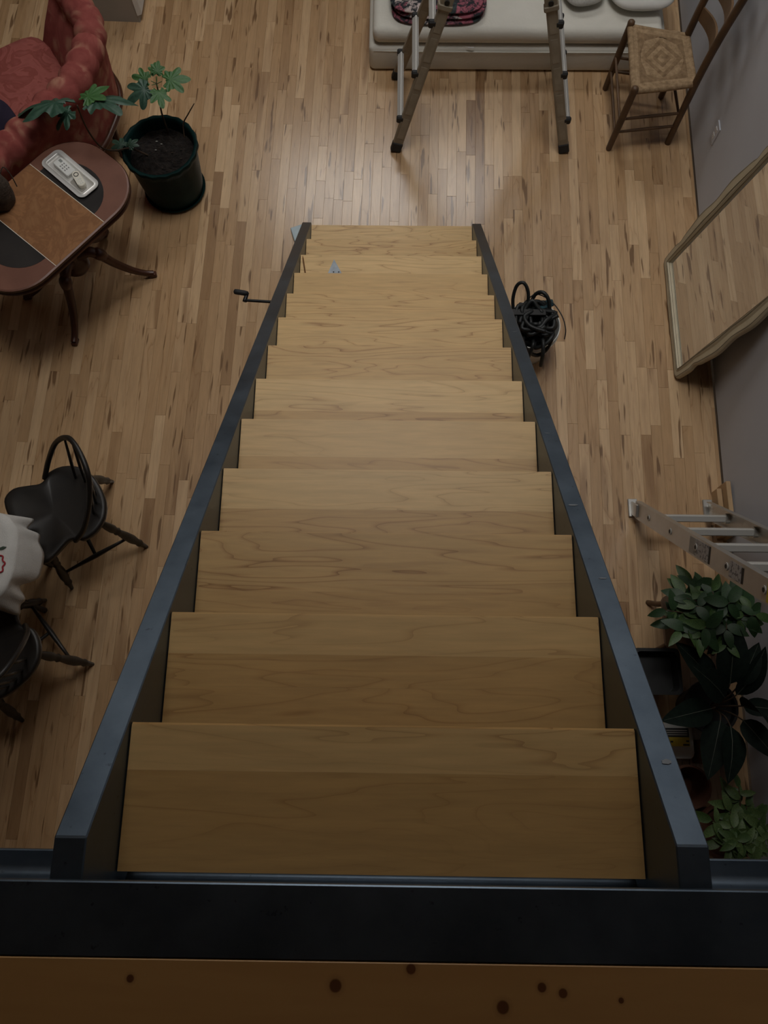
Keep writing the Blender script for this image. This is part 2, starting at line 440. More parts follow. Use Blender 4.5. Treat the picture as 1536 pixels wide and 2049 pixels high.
o = bpy.data.objects.new('further_floor_boards', me); C.objects.link(o); o.parent = floor; o['kind'] = 'stuff'

def wall(name, parts, m, label):
    bm = B()
    for c, s in parts: box(bm, c, s)
    return tag(room(obj(name, bm, m)), label, 'wall', kind='structure')
YM, YD = (YB + FARY) / 2, FARY - YB
wall('wall_right', [((XR + .06, YM, CEIL / 2 + .006), (.12, YD + .4, CEIL - .012))], 'wall', 'plain lilac grey painted wall behind the leaning mirror')
bm = B(); box(bm, (XR + .07, YM, .004), (.1, YD + .4, .016)); g_ = room(obj('trim_1', bm, 'gap')); tag(g_, 'dark shadow gap along the foot of the grey wall', 'trim', kind='structure')
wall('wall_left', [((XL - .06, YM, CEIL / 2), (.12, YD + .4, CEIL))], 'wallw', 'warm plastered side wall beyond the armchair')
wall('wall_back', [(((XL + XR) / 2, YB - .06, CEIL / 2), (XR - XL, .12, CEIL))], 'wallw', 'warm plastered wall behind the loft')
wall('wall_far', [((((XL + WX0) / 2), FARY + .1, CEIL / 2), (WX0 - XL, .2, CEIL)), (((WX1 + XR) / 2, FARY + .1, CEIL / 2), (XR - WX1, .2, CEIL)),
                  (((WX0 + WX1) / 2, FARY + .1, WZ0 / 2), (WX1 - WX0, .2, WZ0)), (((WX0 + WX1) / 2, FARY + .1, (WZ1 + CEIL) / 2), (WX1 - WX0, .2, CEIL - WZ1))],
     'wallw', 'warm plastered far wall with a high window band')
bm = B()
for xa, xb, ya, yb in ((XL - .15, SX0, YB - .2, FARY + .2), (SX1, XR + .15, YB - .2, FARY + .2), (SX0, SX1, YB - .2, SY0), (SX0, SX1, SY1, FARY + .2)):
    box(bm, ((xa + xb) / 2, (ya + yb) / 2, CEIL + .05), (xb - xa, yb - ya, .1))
for xa, xb, ya, yb in ((SX0 - .06, SX0, SY0 - .06, SY1 + .06), (SX1, SX1 + .06, SY0 - .06, SY1 + .06), (SX0, SX1, SY0 - .06, SY0), (SX0, SX1, SY1, SY1 + .06)):  # unseen well walls, added to cut skylight off from the top of the stair
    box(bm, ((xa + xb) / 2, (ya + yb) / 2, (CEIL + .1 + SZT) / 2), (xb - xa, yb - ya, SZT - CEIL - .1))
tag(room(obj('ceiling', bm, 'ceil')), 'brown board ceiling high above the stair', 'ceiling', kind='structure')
win = thing('window_1', 'high white framed window band in the far wall', 'window', mat=RM, kind='structure')
bm = B()
for xx in (WX0 + .03, WX1 - .03): box(bm, (xx, FARY + .1, (WZ0 + WZ1) / 2), (.06, .08, WZ1 - WZ0))
for zz in (WZ0 + .03, WZ1 - .03): box(bm, ((WX0 + WX1) / 2, FARY + .1, zz), (WX1 - WX0, .08, .06))
obj('window_frame', bm, 'frame', win, local=True)
for k in range(1, 3):
    bm = B(); box(bm, (WX0 + (WX1 - WX0) * k / 3, FARY + .1, (WZ0 + WZ1) / 2), (.04, .06, WZ1 - WZ0 - .1)); obj('mullion', bm, 'frame', win, local=True)
for k in range(1, 2):
    bm = B(); box(bm, ((WX0 + WX1) / 2, FARY + .1, WZ0 + (WZ1 - WZ0) * k / 2), (WX1 - WX0 - .1, .05, .035)); obj('glazing_bar', bm, 'frame', win, local=True)
for i in range(3):
    for k in range(2):
        dx, dz = (WX1 - WX0) / 3, (WZ1 - WZ0) / 2
        bm = B(); box(bm, (WX0 + dx * (i + .5), FARY + .11, WZ0 + dz * (k + .5)), (dx - .05, .005, dz - .045)); obj('pane', bm, 'glass', win, local=True)

sk = thing('window_2', 'white framed skylight at the head of the added light well', 'window', mat=RM, kind='structure')
bm = B()
for xx in (SX0 + .03, SX1 - .03): box(bm, (xx, (SY0 + SY1) / 2, SZT - .04), (.06, SY1 - SY0, .06))
for yy in (SY0 + .03, SY1 - .03): box(bm, ((SX0 + SX1) / 2, yy, SZT - .04), (SX1 - SX0, .06, .06))
obj('window_frame', bm, 'frame', sk, local=True)
bm = B(); box(bm, (0, (SY0 + SY1) / 2, SZT - .04), (.05, SY1 - SY0 - .1, .05)); obj('glazing_bar', bm, 'frame', sk, local=True)
for k in range(2):
    bm = B(); box(bm, ((SX0 + (SX1 - SX0) * (k + .5) / 2), (SY0 + SY1) / 2, SZT - .03), ((SX1 - SX0) / 2 - .06, SY1 - SY0 - .1, .005)); obj('pane', bm, 'glass', sk, local=True)

# loft: steel edge beam and pine planks
bx = thing('steel_beam', 'black steel I-beam carrying the loft edge at the stair head', 'beam', (0, -.3, 0))
BF, BBk, ZT, ZB, TF = -.233, -.333, LOFT, 2.372, .013
wy = (BF + BBk) / 2; tw = .005; rf = .018
prof = [(BF, ZT - .002), (BF - .002, ZT), (BBk, ZT), (BBk, ZT - TF)]
half = lambda s, z, sg: [(wy + s * (tw + rf - rf * math.sin(a)), z + sg * (rf - rf * math.cos(a))) for a in (0, .4, .8, 1.2, PI / 2)]
prof += half(-1, ZT - TF, -1) + half(-1, ZB + TF, 1)[::-1] + [(BBk, ZB + TF), (BBk, ZB), (BF, ZB), (BF, ZB + TF - .002), (BF - .002, ZB + TF)]
prof += half(1, ZB + TF, 1) + half(1, ZT - TF, -1)[::-1] + [(BF, ZT - TF)]
bm = B(); mx_ = Matrix(((0, 0, 1, 0), (1, 0, 0, 0), (0, 1, 0, 0), (0, 0, 0, 1)))
prism(bm, prof, -4.12, 1.75, mx_); obj('i_beam', bm, 'steel', bx, smooth=True, angle=25)
lf = bpy.data.objects.new('floor_upper', None); C.objects.link(lf); tag(lf, 'knotty pine plank floor of the loft behind the black beam', 'floor', kind='structure')
y = -.335; k = 0
while y > -3.2:
    bm = B(); box(bm, (-1.2, y - .0925, 2.6875), (5.8, .184, .019), None, .001); o = obj('loft_plank', bm, 'pine', lf); y -= .186; k += 1
bm = B(); box(bm, (-1.2, -1.87, 2.648), (5.8, 2.9, .056)); o = obj('loft_deck', bm, 'lumber', lf)

# ------------------------------------------------------------------ staircase
H, R, T, W2 = .1925, .2316, .25, .457
st = thing('staircase', 'straight open stair with maple treads between black steel stringers', 'staircase', (0, 2.6, 0))
TOPL = lambda y: 2.515 - .8312 * y
sp_ = [(-.274, 2.66), (-.176, 2.66), (2.796, TOPL(2.796)), (2.796, 0.), ((2.515 - .30) / .8312, 0.), (-.274, TOPL(-.274) - .30)]
for s in (-1, 1):
    bm = B(); x0, x1 = (.4595, .5105); prism(bm, sp_, s * x0, s * x1, mx_)
    bmesh.ops.recalc_face_normals(bm, faces=bm.faces)
    bmesh.ops.bevel(bm, geom=bm.edges[:], offset=.0022, segments=1, affect='EDGES')
    sg_ = obj('stringer', bm, 'steel', st)
    sn = V((0, .639, .769))
    if s == 1:
        for yy, xx, sx, sy in ((-.055, .490, .020, .007), (.33, .492, .02, .003), (.56, .482, .03, .004), (.86, .478, .016, .002), (1.5, .486, .02, .002)):
            bm = B()
            c_ = V((xx, yy, TOPL(yy)))
            ring = [(math.cos(a_) * sx * .5 * random.uniform(.7, 1.1), math.sin(a_) * sy * random.uniform(.6, 1.1)) for a_ in [2 * PI * q / 14 for q in range(14)]]
            prism(bm, ring, .0001, .0004, Matrix.Translation(c_) @ Matrix.Rotation(math.radians(-39.73), 4, 'X'))
            obj('scuff_mark', bm, 'scuff', sg_)
rs_ = random.Random(21)
splits = [(.33,), (.35, .62), (.6,), (.47, .87), (.50, .88), (.48,), (.58,), (.5,), (.63,), (.55,), (.5,), (.45,), (.5,)]
tones = [(.25, .75), (.3, .9, .7), (.55, .65), (.15, .8, .4), (.3, .7, .3), (.1, .8), (.5, .2), (.35, .45), (.4, .3), (.45, .2), (.1, .3), (.4, .3), (.2, .4)]
for i in range(13):
    td = bpy.data.objects.new('tread', None); C.objects.link(td); td.parent = st; ROOTINV[td] = ROOTINV[st]
    yn, z = i * R, (13 - i) * H
    cuts = [0, *splits[i], 1]
    for k in range(len(cuts) - 1):
        ya, yb = yn - T * cuts[k], yn - T * cuts[k + 1]
        bm = B(); box(bm, (0, (ya + yb) / 2, z - .0165), (W2 * 2, ya - yb - .0001, .033))
        if k == 0:
            es = [e for e in bm.edges if all(abs(v_.co.z - z) < .002 and abs(v_.co.y - yn) < .002 for v_ in e.verts)]
            bmesh.ops.bevel(bm, geom=es, offset=.003, segments=2, affect='EDGES')
        o = obj('stave', bm, 'tread', td)
        set_rnd(o.data, [(tones[i][k] * .8, rs_.random() * 3, rs_.random() * 3)] * len(o.data.polygons))

# ------------------------------------------------------------------ A-frame ladder (left and right halves lean together, rungs run away from the stair)
ld = thing('stepladder', 'dusty brown A-frame ladder standing in front of the mattress', 'ladder', (.54, 3.73, 0))
APZ = 1.83
def lad_pt(side, front, z, off=0.):
    t_ = z / APZ
    xb = .015 if side < 0 else 1.06
    x = xb + (.537 - xb) * t_
    y = (3.46 + .16 * z) if front else (4.02 - .13 * z)
    return V((x + off, y, z))
def beamseg(bm, a, b, wx, wy_, bev=.003):
    d = V(b) - V(a); L_ = d.length
    mt = aim(a, d, (0, 1, 0)); box(bm, (0, L_ / 2, 0), (wx, L_, wy_), mt, bev)
for side in (-1, 1):
    for front in (True, False):
        a, m1, b = lad_pt(side, front, .02), lad_pt(side, front, 1.0), lad_pt(side, front, .86)
        bm = B(); beamseg(bm, a, m1, .060, .026); rl_ = obj('rail', bm, 'rail', ld)
        bm = B()
        for zz in (.1, .26, .42, .58, .74):     # recessed web between the rail lips
            p0, p1 = lad_pt(side, front, zz), lad_pt(side, front, zz + .13)
            d = p1 - p0; yo = -.0135
            beamseg(bm, p0 + V((0, yo, 0)), p1 + V((0, yo, 0)), .036, .002, 0)
        obj('rail_web', bm, 'railin', rl_)
        bm = B(); beamseg(bm, b, lad_pt(side, front, APZ - .06), .066, .036); ur = obj('outer_rail', bm, 'rail', ld)
        bm = B(); q = lad_pt(side, front, .90)
        tube(bm, [q + V((0, -.024, 0)), q + V((0, -.017, 0))], .014, 10); obj('lock_button', bm, 'rubber', ur)
        bm = B(); q = lad_pt(side, front, .855); beamseg(bm, q, lad_pt(side, front, .885), .078, .046, .006); obj('lock_collar', bm, 'rail', ur)
        bm = B(); beamseg(bm, lad_pt(side, front, .004), lad_pt(side, front, .065), .064, .036, .006); obj('rubber_foot', bm, 'rubber', ld)
    for zr in (.22, .50, .78, 1.08, 1.37, 1.64):
        p, q = lad_pt(side, True, zr, side * .034), lad_pt(side, False, zr, side * .034)
        bm = B(); beamseg(bm, p, q, .034, .026, .004); rg = obj('rung', bm, 'alurung', ld)
        for e in (p, q):
            bm = B(); box(bm, e, (.045, .03, .045), None, .008); obj('rung_bracket', bm, 'rubber', rg)
bm = B()
for yy in (3.46 + .16 * 1.8, 4.02 - .13 * 1.8):
    tube(bm, [(.537, yy - .025, 1.80), (.537, yy + .025, 1.80)], .055, 20)
obj('hinge', bm, 'blackmetal', ld, smooth=True, angle=40)

# ------------------------------------------------------------------ mattresses, blanket, pillows
def slab(bm, x0, x1, y0, y1, z0, z1, r):
    box(bm, ((x0 + x1) / 2, (y0 + y1) / 2, (z0 + z1) / 2), (x1 - x0, y1 - y0, z1 - z0), None, r, 5)
mt1 = thing('lower_mattress', 'thick cream mattress lying on the floor beneath another', 'mattress', (.75, 4.9, 0))
bm = B(); slab(bm, -.155, 1.70, 4.075, 5.95, .0, .178, .035); mb = obj('mattress_body', bm, 'mattress', mt1, smooth=True)
bm = B(); tube(bm, spline([(-.125, 4.079, .15), (.7, 4.072, .152), (1.68, 4.079, .15)], 6), .005, 6); obj('piping', bm, 'mattress', mb, smooth=True)
mt2 = thing('upper_mattress', 'thin cream mattress laid on the lower one, carrying the pillows', 'mattress', (.75, 4.9, .18))
bm = B(); slab(bm, -.13, 1.64, 4.085, 5.92, .182, .288, .045); mb = obj('mattress_body', bm, 'mattress', mt2, smooth=True)
bm = B(); prism(bm, [(.445, 4.078), (.50, 4.075), (.488, 4.066), (.46, 4.07)], .183, .186); obj('care_tag', bm, 'white', mb)
bl = thing('folded_quilt', 'dark floral quilt with pink and white blossoms folded on the mattress', 'quilt', (.26, 4.3, .29))
for k, (zz, dx, dy) in enumerate(((.29, 0, 0), (.318, .012, .012), (.346, -.008, .02))):
    bm = B()
    def qf(u, v_, zz=zz, dx=dx, dy=dy):
        a = 2 * PI * u; ex = 4.
        cx_, sy_ = math.cos(a), math.sin(a)
        X = math.copysign(abs(cx_) ** (2 / ex), cx_); Y = math.copysign(abs(sy_) ** (2 / ex), sy_)
        ph = (v_ - .5) * PI; rr = math.cos(ph) ** .35 if math.cos(ph) > 0 else 0
        x_, y_ = .265 + dx + X * rr * .285, 4.315 + dy + Y * rr * .20
        return (x_, y_, zz + .016 + math.sin(ph) * .015 + .006 * noise.noise(V((x_ * 9, y_ * 9, k))) * (1 if v_ > .5 else .2))
    grid(bm, qf, 64, 14, cu=True); obj('quilt_fold', bm, 'floral', bl, smooth=True)
def pillow(name, c, s, rz, rx, m, label, cat='pillow', group=None, ry=0.):
    bm = B()
    def pf(u, v_):
        a = 2 * PI * u; cx_, sy_ = math.cos(a), math.sin(a)
        X = math.copysign(abs(cx_) ** .62, cx_); Y = math.copysign(abs(sy_) ** .62, sy_)
        ph = (v_ - .5) * PI; rr = math.cos(ph) ** .6 if math.cos(ph) > 1e-6 else 0
        z_ = math.sin(ph) * (1 - .25 * (abs(X * Y) * rr))
        wz = .04 * noise.noise(V((X * 2.2 + c[0] * 7, Y * 2.2, 3)))
        return (X * rr * s[0] / 2, Y * rr * s[1] / 2, (z_ + wz) * s[2] / 2)
    grid(bm, pf, 40, 14, cu=True)
    o = obj(name, bm, m, smooth=True); o.matrix_world = Matrix.Translation(V(c)) @ Matrix.Rotation(rz, 4, 'Z') @ Matrix.Rotation(rx, 4, 'X') @ Matrix.Rotation(ry, 4, 'Y')
    return tag(o, label, cat, group)
pillow('knitted_cushion', (1.13, 4.43, .345), (.26, .40, .10), .25, 0, 'knit', 'white knitted cushion on the mattress beside the plain pillow', 'cushion')
pillow('pillow', (1.50, 4.50, .35), (.44, .62, .12), .03, 0, 'pillow', 'plain white pillow lying by the grey wall')

# ------------------------------------------------------------------ rush seat chair
rc = thing('ladder_back_chair', 'brown ladder-back chair with woven rush seat against the grey wall', 'chair', (1.53, 3.71, 0))
fl, fn_, bl_, bn = V((1.345, 3.945, 0)), V((1.335, 3.485, 0)), V((1.695, 3.885, 0)), V((1.705, 3.535, 0))
SZ = .445
for p, top in ((fl, V((1.372, 3.955, .485))), (fn_, V((1.356, 3.478, .485)))):
    bm = B(); tube(bm, [p + (top - p) * q for q in (0, .02, .5, .92, .96, .985, 1.)], [.014, .018, .021, .02, .022, .019, .008], 10); obj('leg', bm, 'chairwood', rc, smooth=True, angle=50)
for p, dx in ((bl_, .0), (bn, .0)):
    pts = [p, p + V((.0, 0, .45)), p + V((.015, 0, .75)), p + V((.05, 0, 1.05)), p + V((.06, 0, 1.10))]
    bm = B(); tube(bm, spline(pts, 4), [.019] * 3 + [.021] * 10 + [.02, .018, .019, .012], 10); obj('back_post', bm, 'chairwood', rc, smooth=True, angle=50)
for zz, dx in ((.60, .004), (.77, .017), (.94, .035)):
    bm = B()
    def sf(u, v_, zz=zz, dx=dx):
        a = PI * u; y_ = 3.885 + (3.535 - 3.885) * u; q = v_ * 4
        bow = .055 * math.sin(a)
        th = .006; hz = .04 + .018 * math.sin(a)
        cyc = [(-th, -.035), (th, -.035), (th, hz), (-th, hz)][int(q) % 4]
        return (1.70 + dx + bow + cyc[0], y_, zz + cyc[1])
    g_ = [[bm.verts.new(V(sf(i / 12, j / 4))) for j in range(4)] for i in range(13)]
    for i in range(12):
        for j in range(4): bm.faces.new((g_[i][j], g_[i + 1][j], g_[i + 1][(j + 1) % 4], g_[i][(j + 1) % 4]))
    bm.faces.new(g_[0]); bm.faces.new(g_[-1][::-1]); obj('back_slat', bm, 'slat', rc, smooth=True, angle=40)
def strt(a, b, r=.0095): 
    bm = B(); tube(bm, [a, V(a).lerp(V(b), .5), b], [r * .8, r, r * .8], 8); obj('stretcher', bm, 'chairwood', rc, smooth=True, angle=50)
for zz in (.14, .24):
    f_ = lambda p, top=None: p + V((0, 0, zz))
    strt(f_(fl), f_(fn_)); strt(f_(fn_), f_(bn)); strt(f_(fl), f_(bl_))
strt(bl_ + V((0, 0, .2)), bn + V((0, 0, .2)))
bm = B()
sc_ = [V((1.372, 3.945, SZ)), V((1.358, 3.488, SZ)), V((1.70, 3.540, SZ)), V((1.692, 3.880, SZ))]
rail_pts = [(sc_[k], sc_[(k + 1) % 4]) for k in range(4)]
for a, b in rail_pts: tube(bm, [a, a.lerp(b, .5) + V((0, 0, -.003)), b], .019, 10)
seat_o = obj('seat', bm, 'rush', rc, smooth=True, angle=60)
ctr = sum(sc_, V()) / 4
for lev, (s0, s1, m_) in enumerate(((.97, .80, 'rush'), (.80, .66, 'rushd'), (.66, .52, 'rush'), (.52, .38, 'rushd'), (.38, .24, 'rush'), (.24, .12, 'rushd'), (.12, .0, 'rush'))):
    # woven rings: squares outside turning into the diamond at the centre
    bm = B(); N = 40
    def rp(s, ang):
        k = ang / (2 * PI) * 4; i = int(k) % 4; p = sc_[i].lerp(sc_[(i + 1) % 4], k - int(k))
        mid = [(sc_[j] + sc_[(j + 1) % 4]) / 2 for j in range(4)]
        k2 = k - .5; i2 = int(math.floor(k2)) % 4; q = mid[i2].lerp(mid[(i2 + 1) % 4], k2 - math.floor(k2))
        f_ = max(0, min(1, (.72 - s) / .12)); p = p.lerp(ctr + (q - ctr) * 1.35, f_)
        return ctr + (p - ctr) * s
    A = []
    for s_ in (s0, (s0 + s1) / 2, s1):
        zz = .012 - .006 * (1 - s_) + (.004 if s_ not in (s0, s1) else 0)
        A.append([bm.verts.new(rp(s_, 2 * PI * q / N) + V((0, 0, zz))) for q in range(N)])
    for a, b in zip(A, A[1:]):
        for q in range(N): bm.faces.new((a[q], a[(q + 1) % N], b[(q + 1) % N], b[q]))
    bmesh.ops.remove_doubles(bm, verts=bm.verts, dist=1e-5)
    obj('woven_ring', bm, m_, seat_o, smooth=True)
bm = B(); prism(bm, [(p.x, p.y) for p in [ctr + (q - ctr) * .97 for q in sc_]], SZ - .016, SZ - .002); obj('seat_underside', bm, 'rushd', seat_o)

# ------------------------------------------------------------------ leaning mirror
ang = math.atan(.20)
mm_ = Matrix.Translation((1.622, 2.305, 0.004)) @ Matrix.Rotation(math.radians(-.4), 4, 'Z') @ Matrix(((0, math.sin(ang), -math.cos(ang), 0), (1, 0, 0, 0), (0, math.cos(ang), math.sin(ang), 0), (0, 0, 0, 1)))
mr = thing('leaning_mirror', 'large mirror in scalloped antique cream frame leaning on the grey wall', 'mirror', mat=mm_)
# local: x along wall, y up the mirror, z towards the room
HWm, HM = .41, 1.05
def scal(side):
    out = []
    N = 40
    for k in range(N + 1):
        t_ = k / N; y = .05 + t_ * (HM - .1)
        bulge = .028 * math.sin(PI * t_) ** 1 + .010 * math.cos(t_ * PI * 6) * (1 - abs(2 * t_ - 1)) - .012 * math.exp(-((t_ - .14) / .03) ** 2) - .012 * math.exp(-((t_ - .86) / .03) ** 2)
        out.append((side * (HWm - .02 + bulge), y))
    return out
outl = [(-HWm + .05, 0.)] + [(x_, .004 * math.sin(PI * (x_ + HWm) / HWm / 2 * 3)) for x_ in [-.25, -.1, .1, .25]] + [(HWm - .05, 0.), (HWm - .025, .015)] + scal(1) + [(HWm - .025, HM - .015), (HWm - .05, HM)] + [(x_, HM + .03 * math.cos(x_ / HWm * PI / 2)) for x_ in (.25, .12, 0, -.12, -.25)] + [(-HWm + .05, HM), (-HWm + .025, HM - .015)] + scal(-1)[::-1] + [(-HWm + .025, .015)]
inn = [(-HWm + .075, .055), (HWm - .075, .055), (HWm - .075, HM - .06), (-HWm + .075, HM - .06)]
def frame_ring(bm, o_poly, i_poly, zo, zi):
    # resample inner polygon by angle so that the ring can be bridged
    c_ = V((0, HM / 2)); res = []
    for x_, y_ in o_poly:
        d = V((x_, y_)) - c_; best = None
        hx, hy0, hy1 = i_poly[1][0], i_poly[0][1] - c_.y, i_poly[2][1] - c_.y
        t_ = min([hx / abs(d.x) if abs(d.x) > 1e-6 else 9, (hy1 / d.y if d.y > 0 else hy0 / d.y) if abs(d.y) > 1e-6 else 9])
        q = c_ + d * t_; res.append((q.x, q.y))
    return res
def insert_corners(o_poly, i_poly):
    """add outline points on the rays to the inner corners so that the sight edge stays square"""
    c_ = V((0, HM / 2)); out = []
    n_ = len(o_poly)
    for k in range(n_):
        a, b = V(o_poly[k]), V(o_poly[(k + 1) % n_]); out.append(tuple(a))
        for q in i_poly:
            d = V(q) - c_
            e = b - a; den = d.x * e.y - d.y * e.x
            if abs(den) < 1e-9: continue
            w_ = a - c_; s_ = (w_.x * e.y - w_.y * e.x) / den; t_ = (w_.x * d.y - w_.y * d.x) / den
            if s_ > 0 and 0 < t_ < 1: out.append(tuple(a + e * t_))
    return out
outl = insert_corners(outl, inn)
ir = frame_ring(None, outl, inn, 0, 0)
bm = B(); n_ = len(outl)
def lerp2(a, b, t_): return (a[0] + (b[0] - a[0]) * t_, a[1] + (b[1] - a[1]) * t_)
secs = [(0, -.0), (0, .018), (.06, .024), (.22, .026), (.55, .024), (.66, .030), (.74, .026), (.84, .030), (.90, .024), (1., .014), (1., 0.)]
Rg = [[bm.verts.new(V((*lerp2(outl[k], ir[k], s_), z_))) for k in range(n_)] for s_, z_ in secs]
for a, b in zip(Rg, Rg[1:]):
    for k in range(n_): bm.faces.new((a[k], a[(k + 1) % n_], b[(k + 1) % n_], b[k]))
fr = obj('mirror_frame', bm, 'gilt', mr, local=True)
bm = B()
ra = [bm.verts.new(V((*lerp2(outl[k], ir[k], .115), .0268))) for k in range(n_)]; rb_ = [bm.verts.new(V((*lerp2(outl[k], ir[k], .15), .0268))) for k in range(n_)]
for k in range(n_): bm.faces.new((ra[k], ra[(k + 1) % n_], rb_[(k + 1) % n_], rb_[k]))
obj('incised_line', bm, 'giltdark', fr, local=True)
bm = B()
for s0, s1, z_ in ((.69, .715, .0300), (.775, .80, .0298), (.94, .985, .0215)):
    ra = [bm.verts.new(V((*lerp2(outl[k], ir[k], s0), z_))) for k in range(n_)]; rb_ = [bm.verts.new(V((*lerp2(outl[k], ir[k], s1), z_))) for k in range(n_)]
    for k in range(n_): bm.faces.new((ra[k], ra[(k + 1) % n_], rb_[(k + 1) % n_], rb_[k]))
obj('bead_groove', bm, 'giltdark', fr, local=True)
bm = B(); box(bm, (0, (inn[0][1] + inn[2][1]) / 2, .008), (inn[1][0] * 2 + .01, inn[2][1] - inn[0][1] + .01, .006)); obj('mirror_glass', bm, 'mirror', mr, local=True)
bm = B(); box(bm, (0, HM / 2, -.003), (HWm * 1.85, HM * .96, .005)); obj('backing_board', bm, 'cardbrown', mr, local=True)

# wall plate
wp = thing('wall_outlet', 'small white outlet plate low on the grey wall', 'outlet', (1.85, 3.32, .33))
bm = B(); box(bm, (1.8465, 3.318, .325), (.008, .072, .115), Matrix.Identity(4), .002); pt_ = obj('cover_plate', bm, 'wall', wp)
for zz in (.305, .345):
    bm = B(); box(bm, (1.842, 3.318, zz), (.004, .033, .028), None, .002); so = obj('socket', bm, 'white', pt_)
    bm = B()
    for yy in (-.006, .006): box(bm, (1.8398, 3.318 + yy, zz), (.0008, .002, .008))
    obj('slot', bm, 'ink', so)

# ------------------------------------------------------------------ aluminium ladder leaning on the loft beam
phi = math.radians(117.5)
al = thing('aluminium_ladder', 'silver aluminium ladder leaning up against the black loft beam', 'ladder', mat=Matrix.Translation((1.505, 1.165, .01)) @ Matrix.Rotation(phi, 4, 'X'))
LL = 3.35
for s in (-1, 1):
    bm = B(); xw = s * .2
    prism(bm, [(xw, -.045), (xw - s * .028, -.045), (xw - s * .028, -.0415), (xw - s * .003, -.0415), (xw - s * .003, .0415), (xw - s * .028, .0415), (xw - s * .028, .045), (xw, .045)], 0.04, LL,
          Matrix(((1, 0, 0, 0), (0, 0, 1, 0), (0, 1, 0, 0), (0, 0, 0, 1))))
    rl_ = obj('side_rail', bm, 'alu', al, local=True)
    bm = B(); inv = Matrix.Rotation(-phi, 4, 'X')
    box(bm, (0, 0, 0), (.012, .10, .07), Matrix.Translation((s * .206, .045, 0)), .004); box(bm, (0, 0, 0), (.05, .10, .012), Matrix.Translation((s * .2, .0, 0)) @ inv, .003)
    ft = obj('swivel_foot', bm, 'alu', al, local=True)
    bm = B(); box(bm, (0, 0, -.004), (.046, .09, .01), Matrix.Translation((s * .2, .0, 0)) @ inv); obj('rubber_pad', bm, 'rubber', ft, local=True)
    for k in range(10):
        yy = .26 + .3048 * k
        bm = B(); tube(bm, [(s * .2005, yy, 0), (s * .2035, yy, 0)], .016, 14, flat=1.); cpn = obj('rung_plug', bm, 'alurung', rl_, local=True)
        bm = B(); tube(bm, [(s * .2034, yy, 0), (s * .2042, yy, 0)], .009, 10); obj('plug_hole', bm, 'ink', cpn, local=True)
    if s < 0:
        for nm, y0, y1, z0, z1, m_ in (('warning_label', .86, 1.0, -.037, .036, 'sticker'), ('bar_label', .80, .855, -.035, .036, 'card'), ('dark_label_edge', 1.003, 1.018, -.037, .036, 'ink'), ('rating_label', 1.20, 1.30, -.032, .032, 'sticker'), ('dark_label_edge', 1.303, 1.318, -.03, .03, 'ink'), ('yellow_label', 1.50, 1.80, -.037, .037, 'yellow')):
            bm = B(); box(bm, (-.2006, (y0 + y1) / 2, (z0 + z1) / 2), (.001, y1 - y0, z1 - z0)); lb = obj(nm, bm, m_, rl_, local=True)
            if nm == 'yellow_label':
                bm = B(); box(bm, (-.2013, 1.545, 0), (.0006, .06, .055)); obj('black_square', bm, 'ink', lb, local=True)
                bm = B()
                for q in range(5): box(bm, (-.2013, 1.62 + q * .03, .0), (.0006, .012, .05 - .01 * (q % 2)))
                obj('print_line', bm, 'ink', lb, local=True)
for k in range(10):
    yy = .26 + .3048 * k
    bm = B(); box(bm, (0, yy, 0), (.394, .03, .034), None, .004)
    rg = obj('rung', bm, 'alurung', al, local=True)
    for s in (-1, 1):
        bm = B(); tube(bm, [(s * .178, yy, 0), (s * .197, yy, 0)], .026, 12); obj('rung_collar', bm, 'alu', rg, local=True)

# lumber offcuts behind the ladder
bm = B(); box(bm, (1.779, 1.14, .06), (.024, .29, .12), None, .002); tag(obj('pine_offcut', bm, 'lumber'), 'pine offcut lying on edge along the foot of the grey wall', 'wood')
bm = B(); box(bm, (1.750, 1.13, .035), (.026, .26, .07), None, .002); tag(obj('pine_board', bm, 'lumber'), 'lower pine board lying beside the ladder foot, alongside the offcut', 'wood')
bm = B(); box(bm, (1.765, .93, .025), (.045, .05, .05), None, .003); tag(obj('wood_block', bm, 'lumber'), 'small pale wood block on the floor under the aluminium ladder', 'wood')

# ------------------------------------------------------------------ red armchair
ac = thing('armchair', 'red damask tub armchair with channelled rolled back', 'armchair', (-2.15, 3.35, 0))
path2 = [(-1.88, 4.04), (-1.764, 3.855), (-1.673, 3.704), (-1.652, 3.56), (-1.676, 3.41), (-1.72, 3.27), (-1.828, 3.118), (-1.902, 3.008), (-1.987, 2.886), (-2.09, 2.765), (-2.22, 2.67), (-2.38, 2.65), (-2.54, 2.72), (-2.66, 2.85)]
PTH = [V((p.x, p.y)) for p in spline([V((*p, 0)) for p in path2], 9)]
cum = [0]
for a, b in zip(PTH, PTH[1:]): cum.append(cum[-1] + (b - a).length)
CTR = V((-2.15, 3.35))
def sect(s, r):
    c = [(-.24, .26), (-.245, .37), (-.185, .47), (-.11, .58)]
    for k in range(9):
        a = math.radians(205 - k * 245 / 8); c.append((math.cos(a) * r, .655 + math.sin(a) * r))
    c += [(.05, .57), (.035, .45), (.02, .32), (.01, .22), (-.04, .21)]
    return c
bm = B(); Rg = []
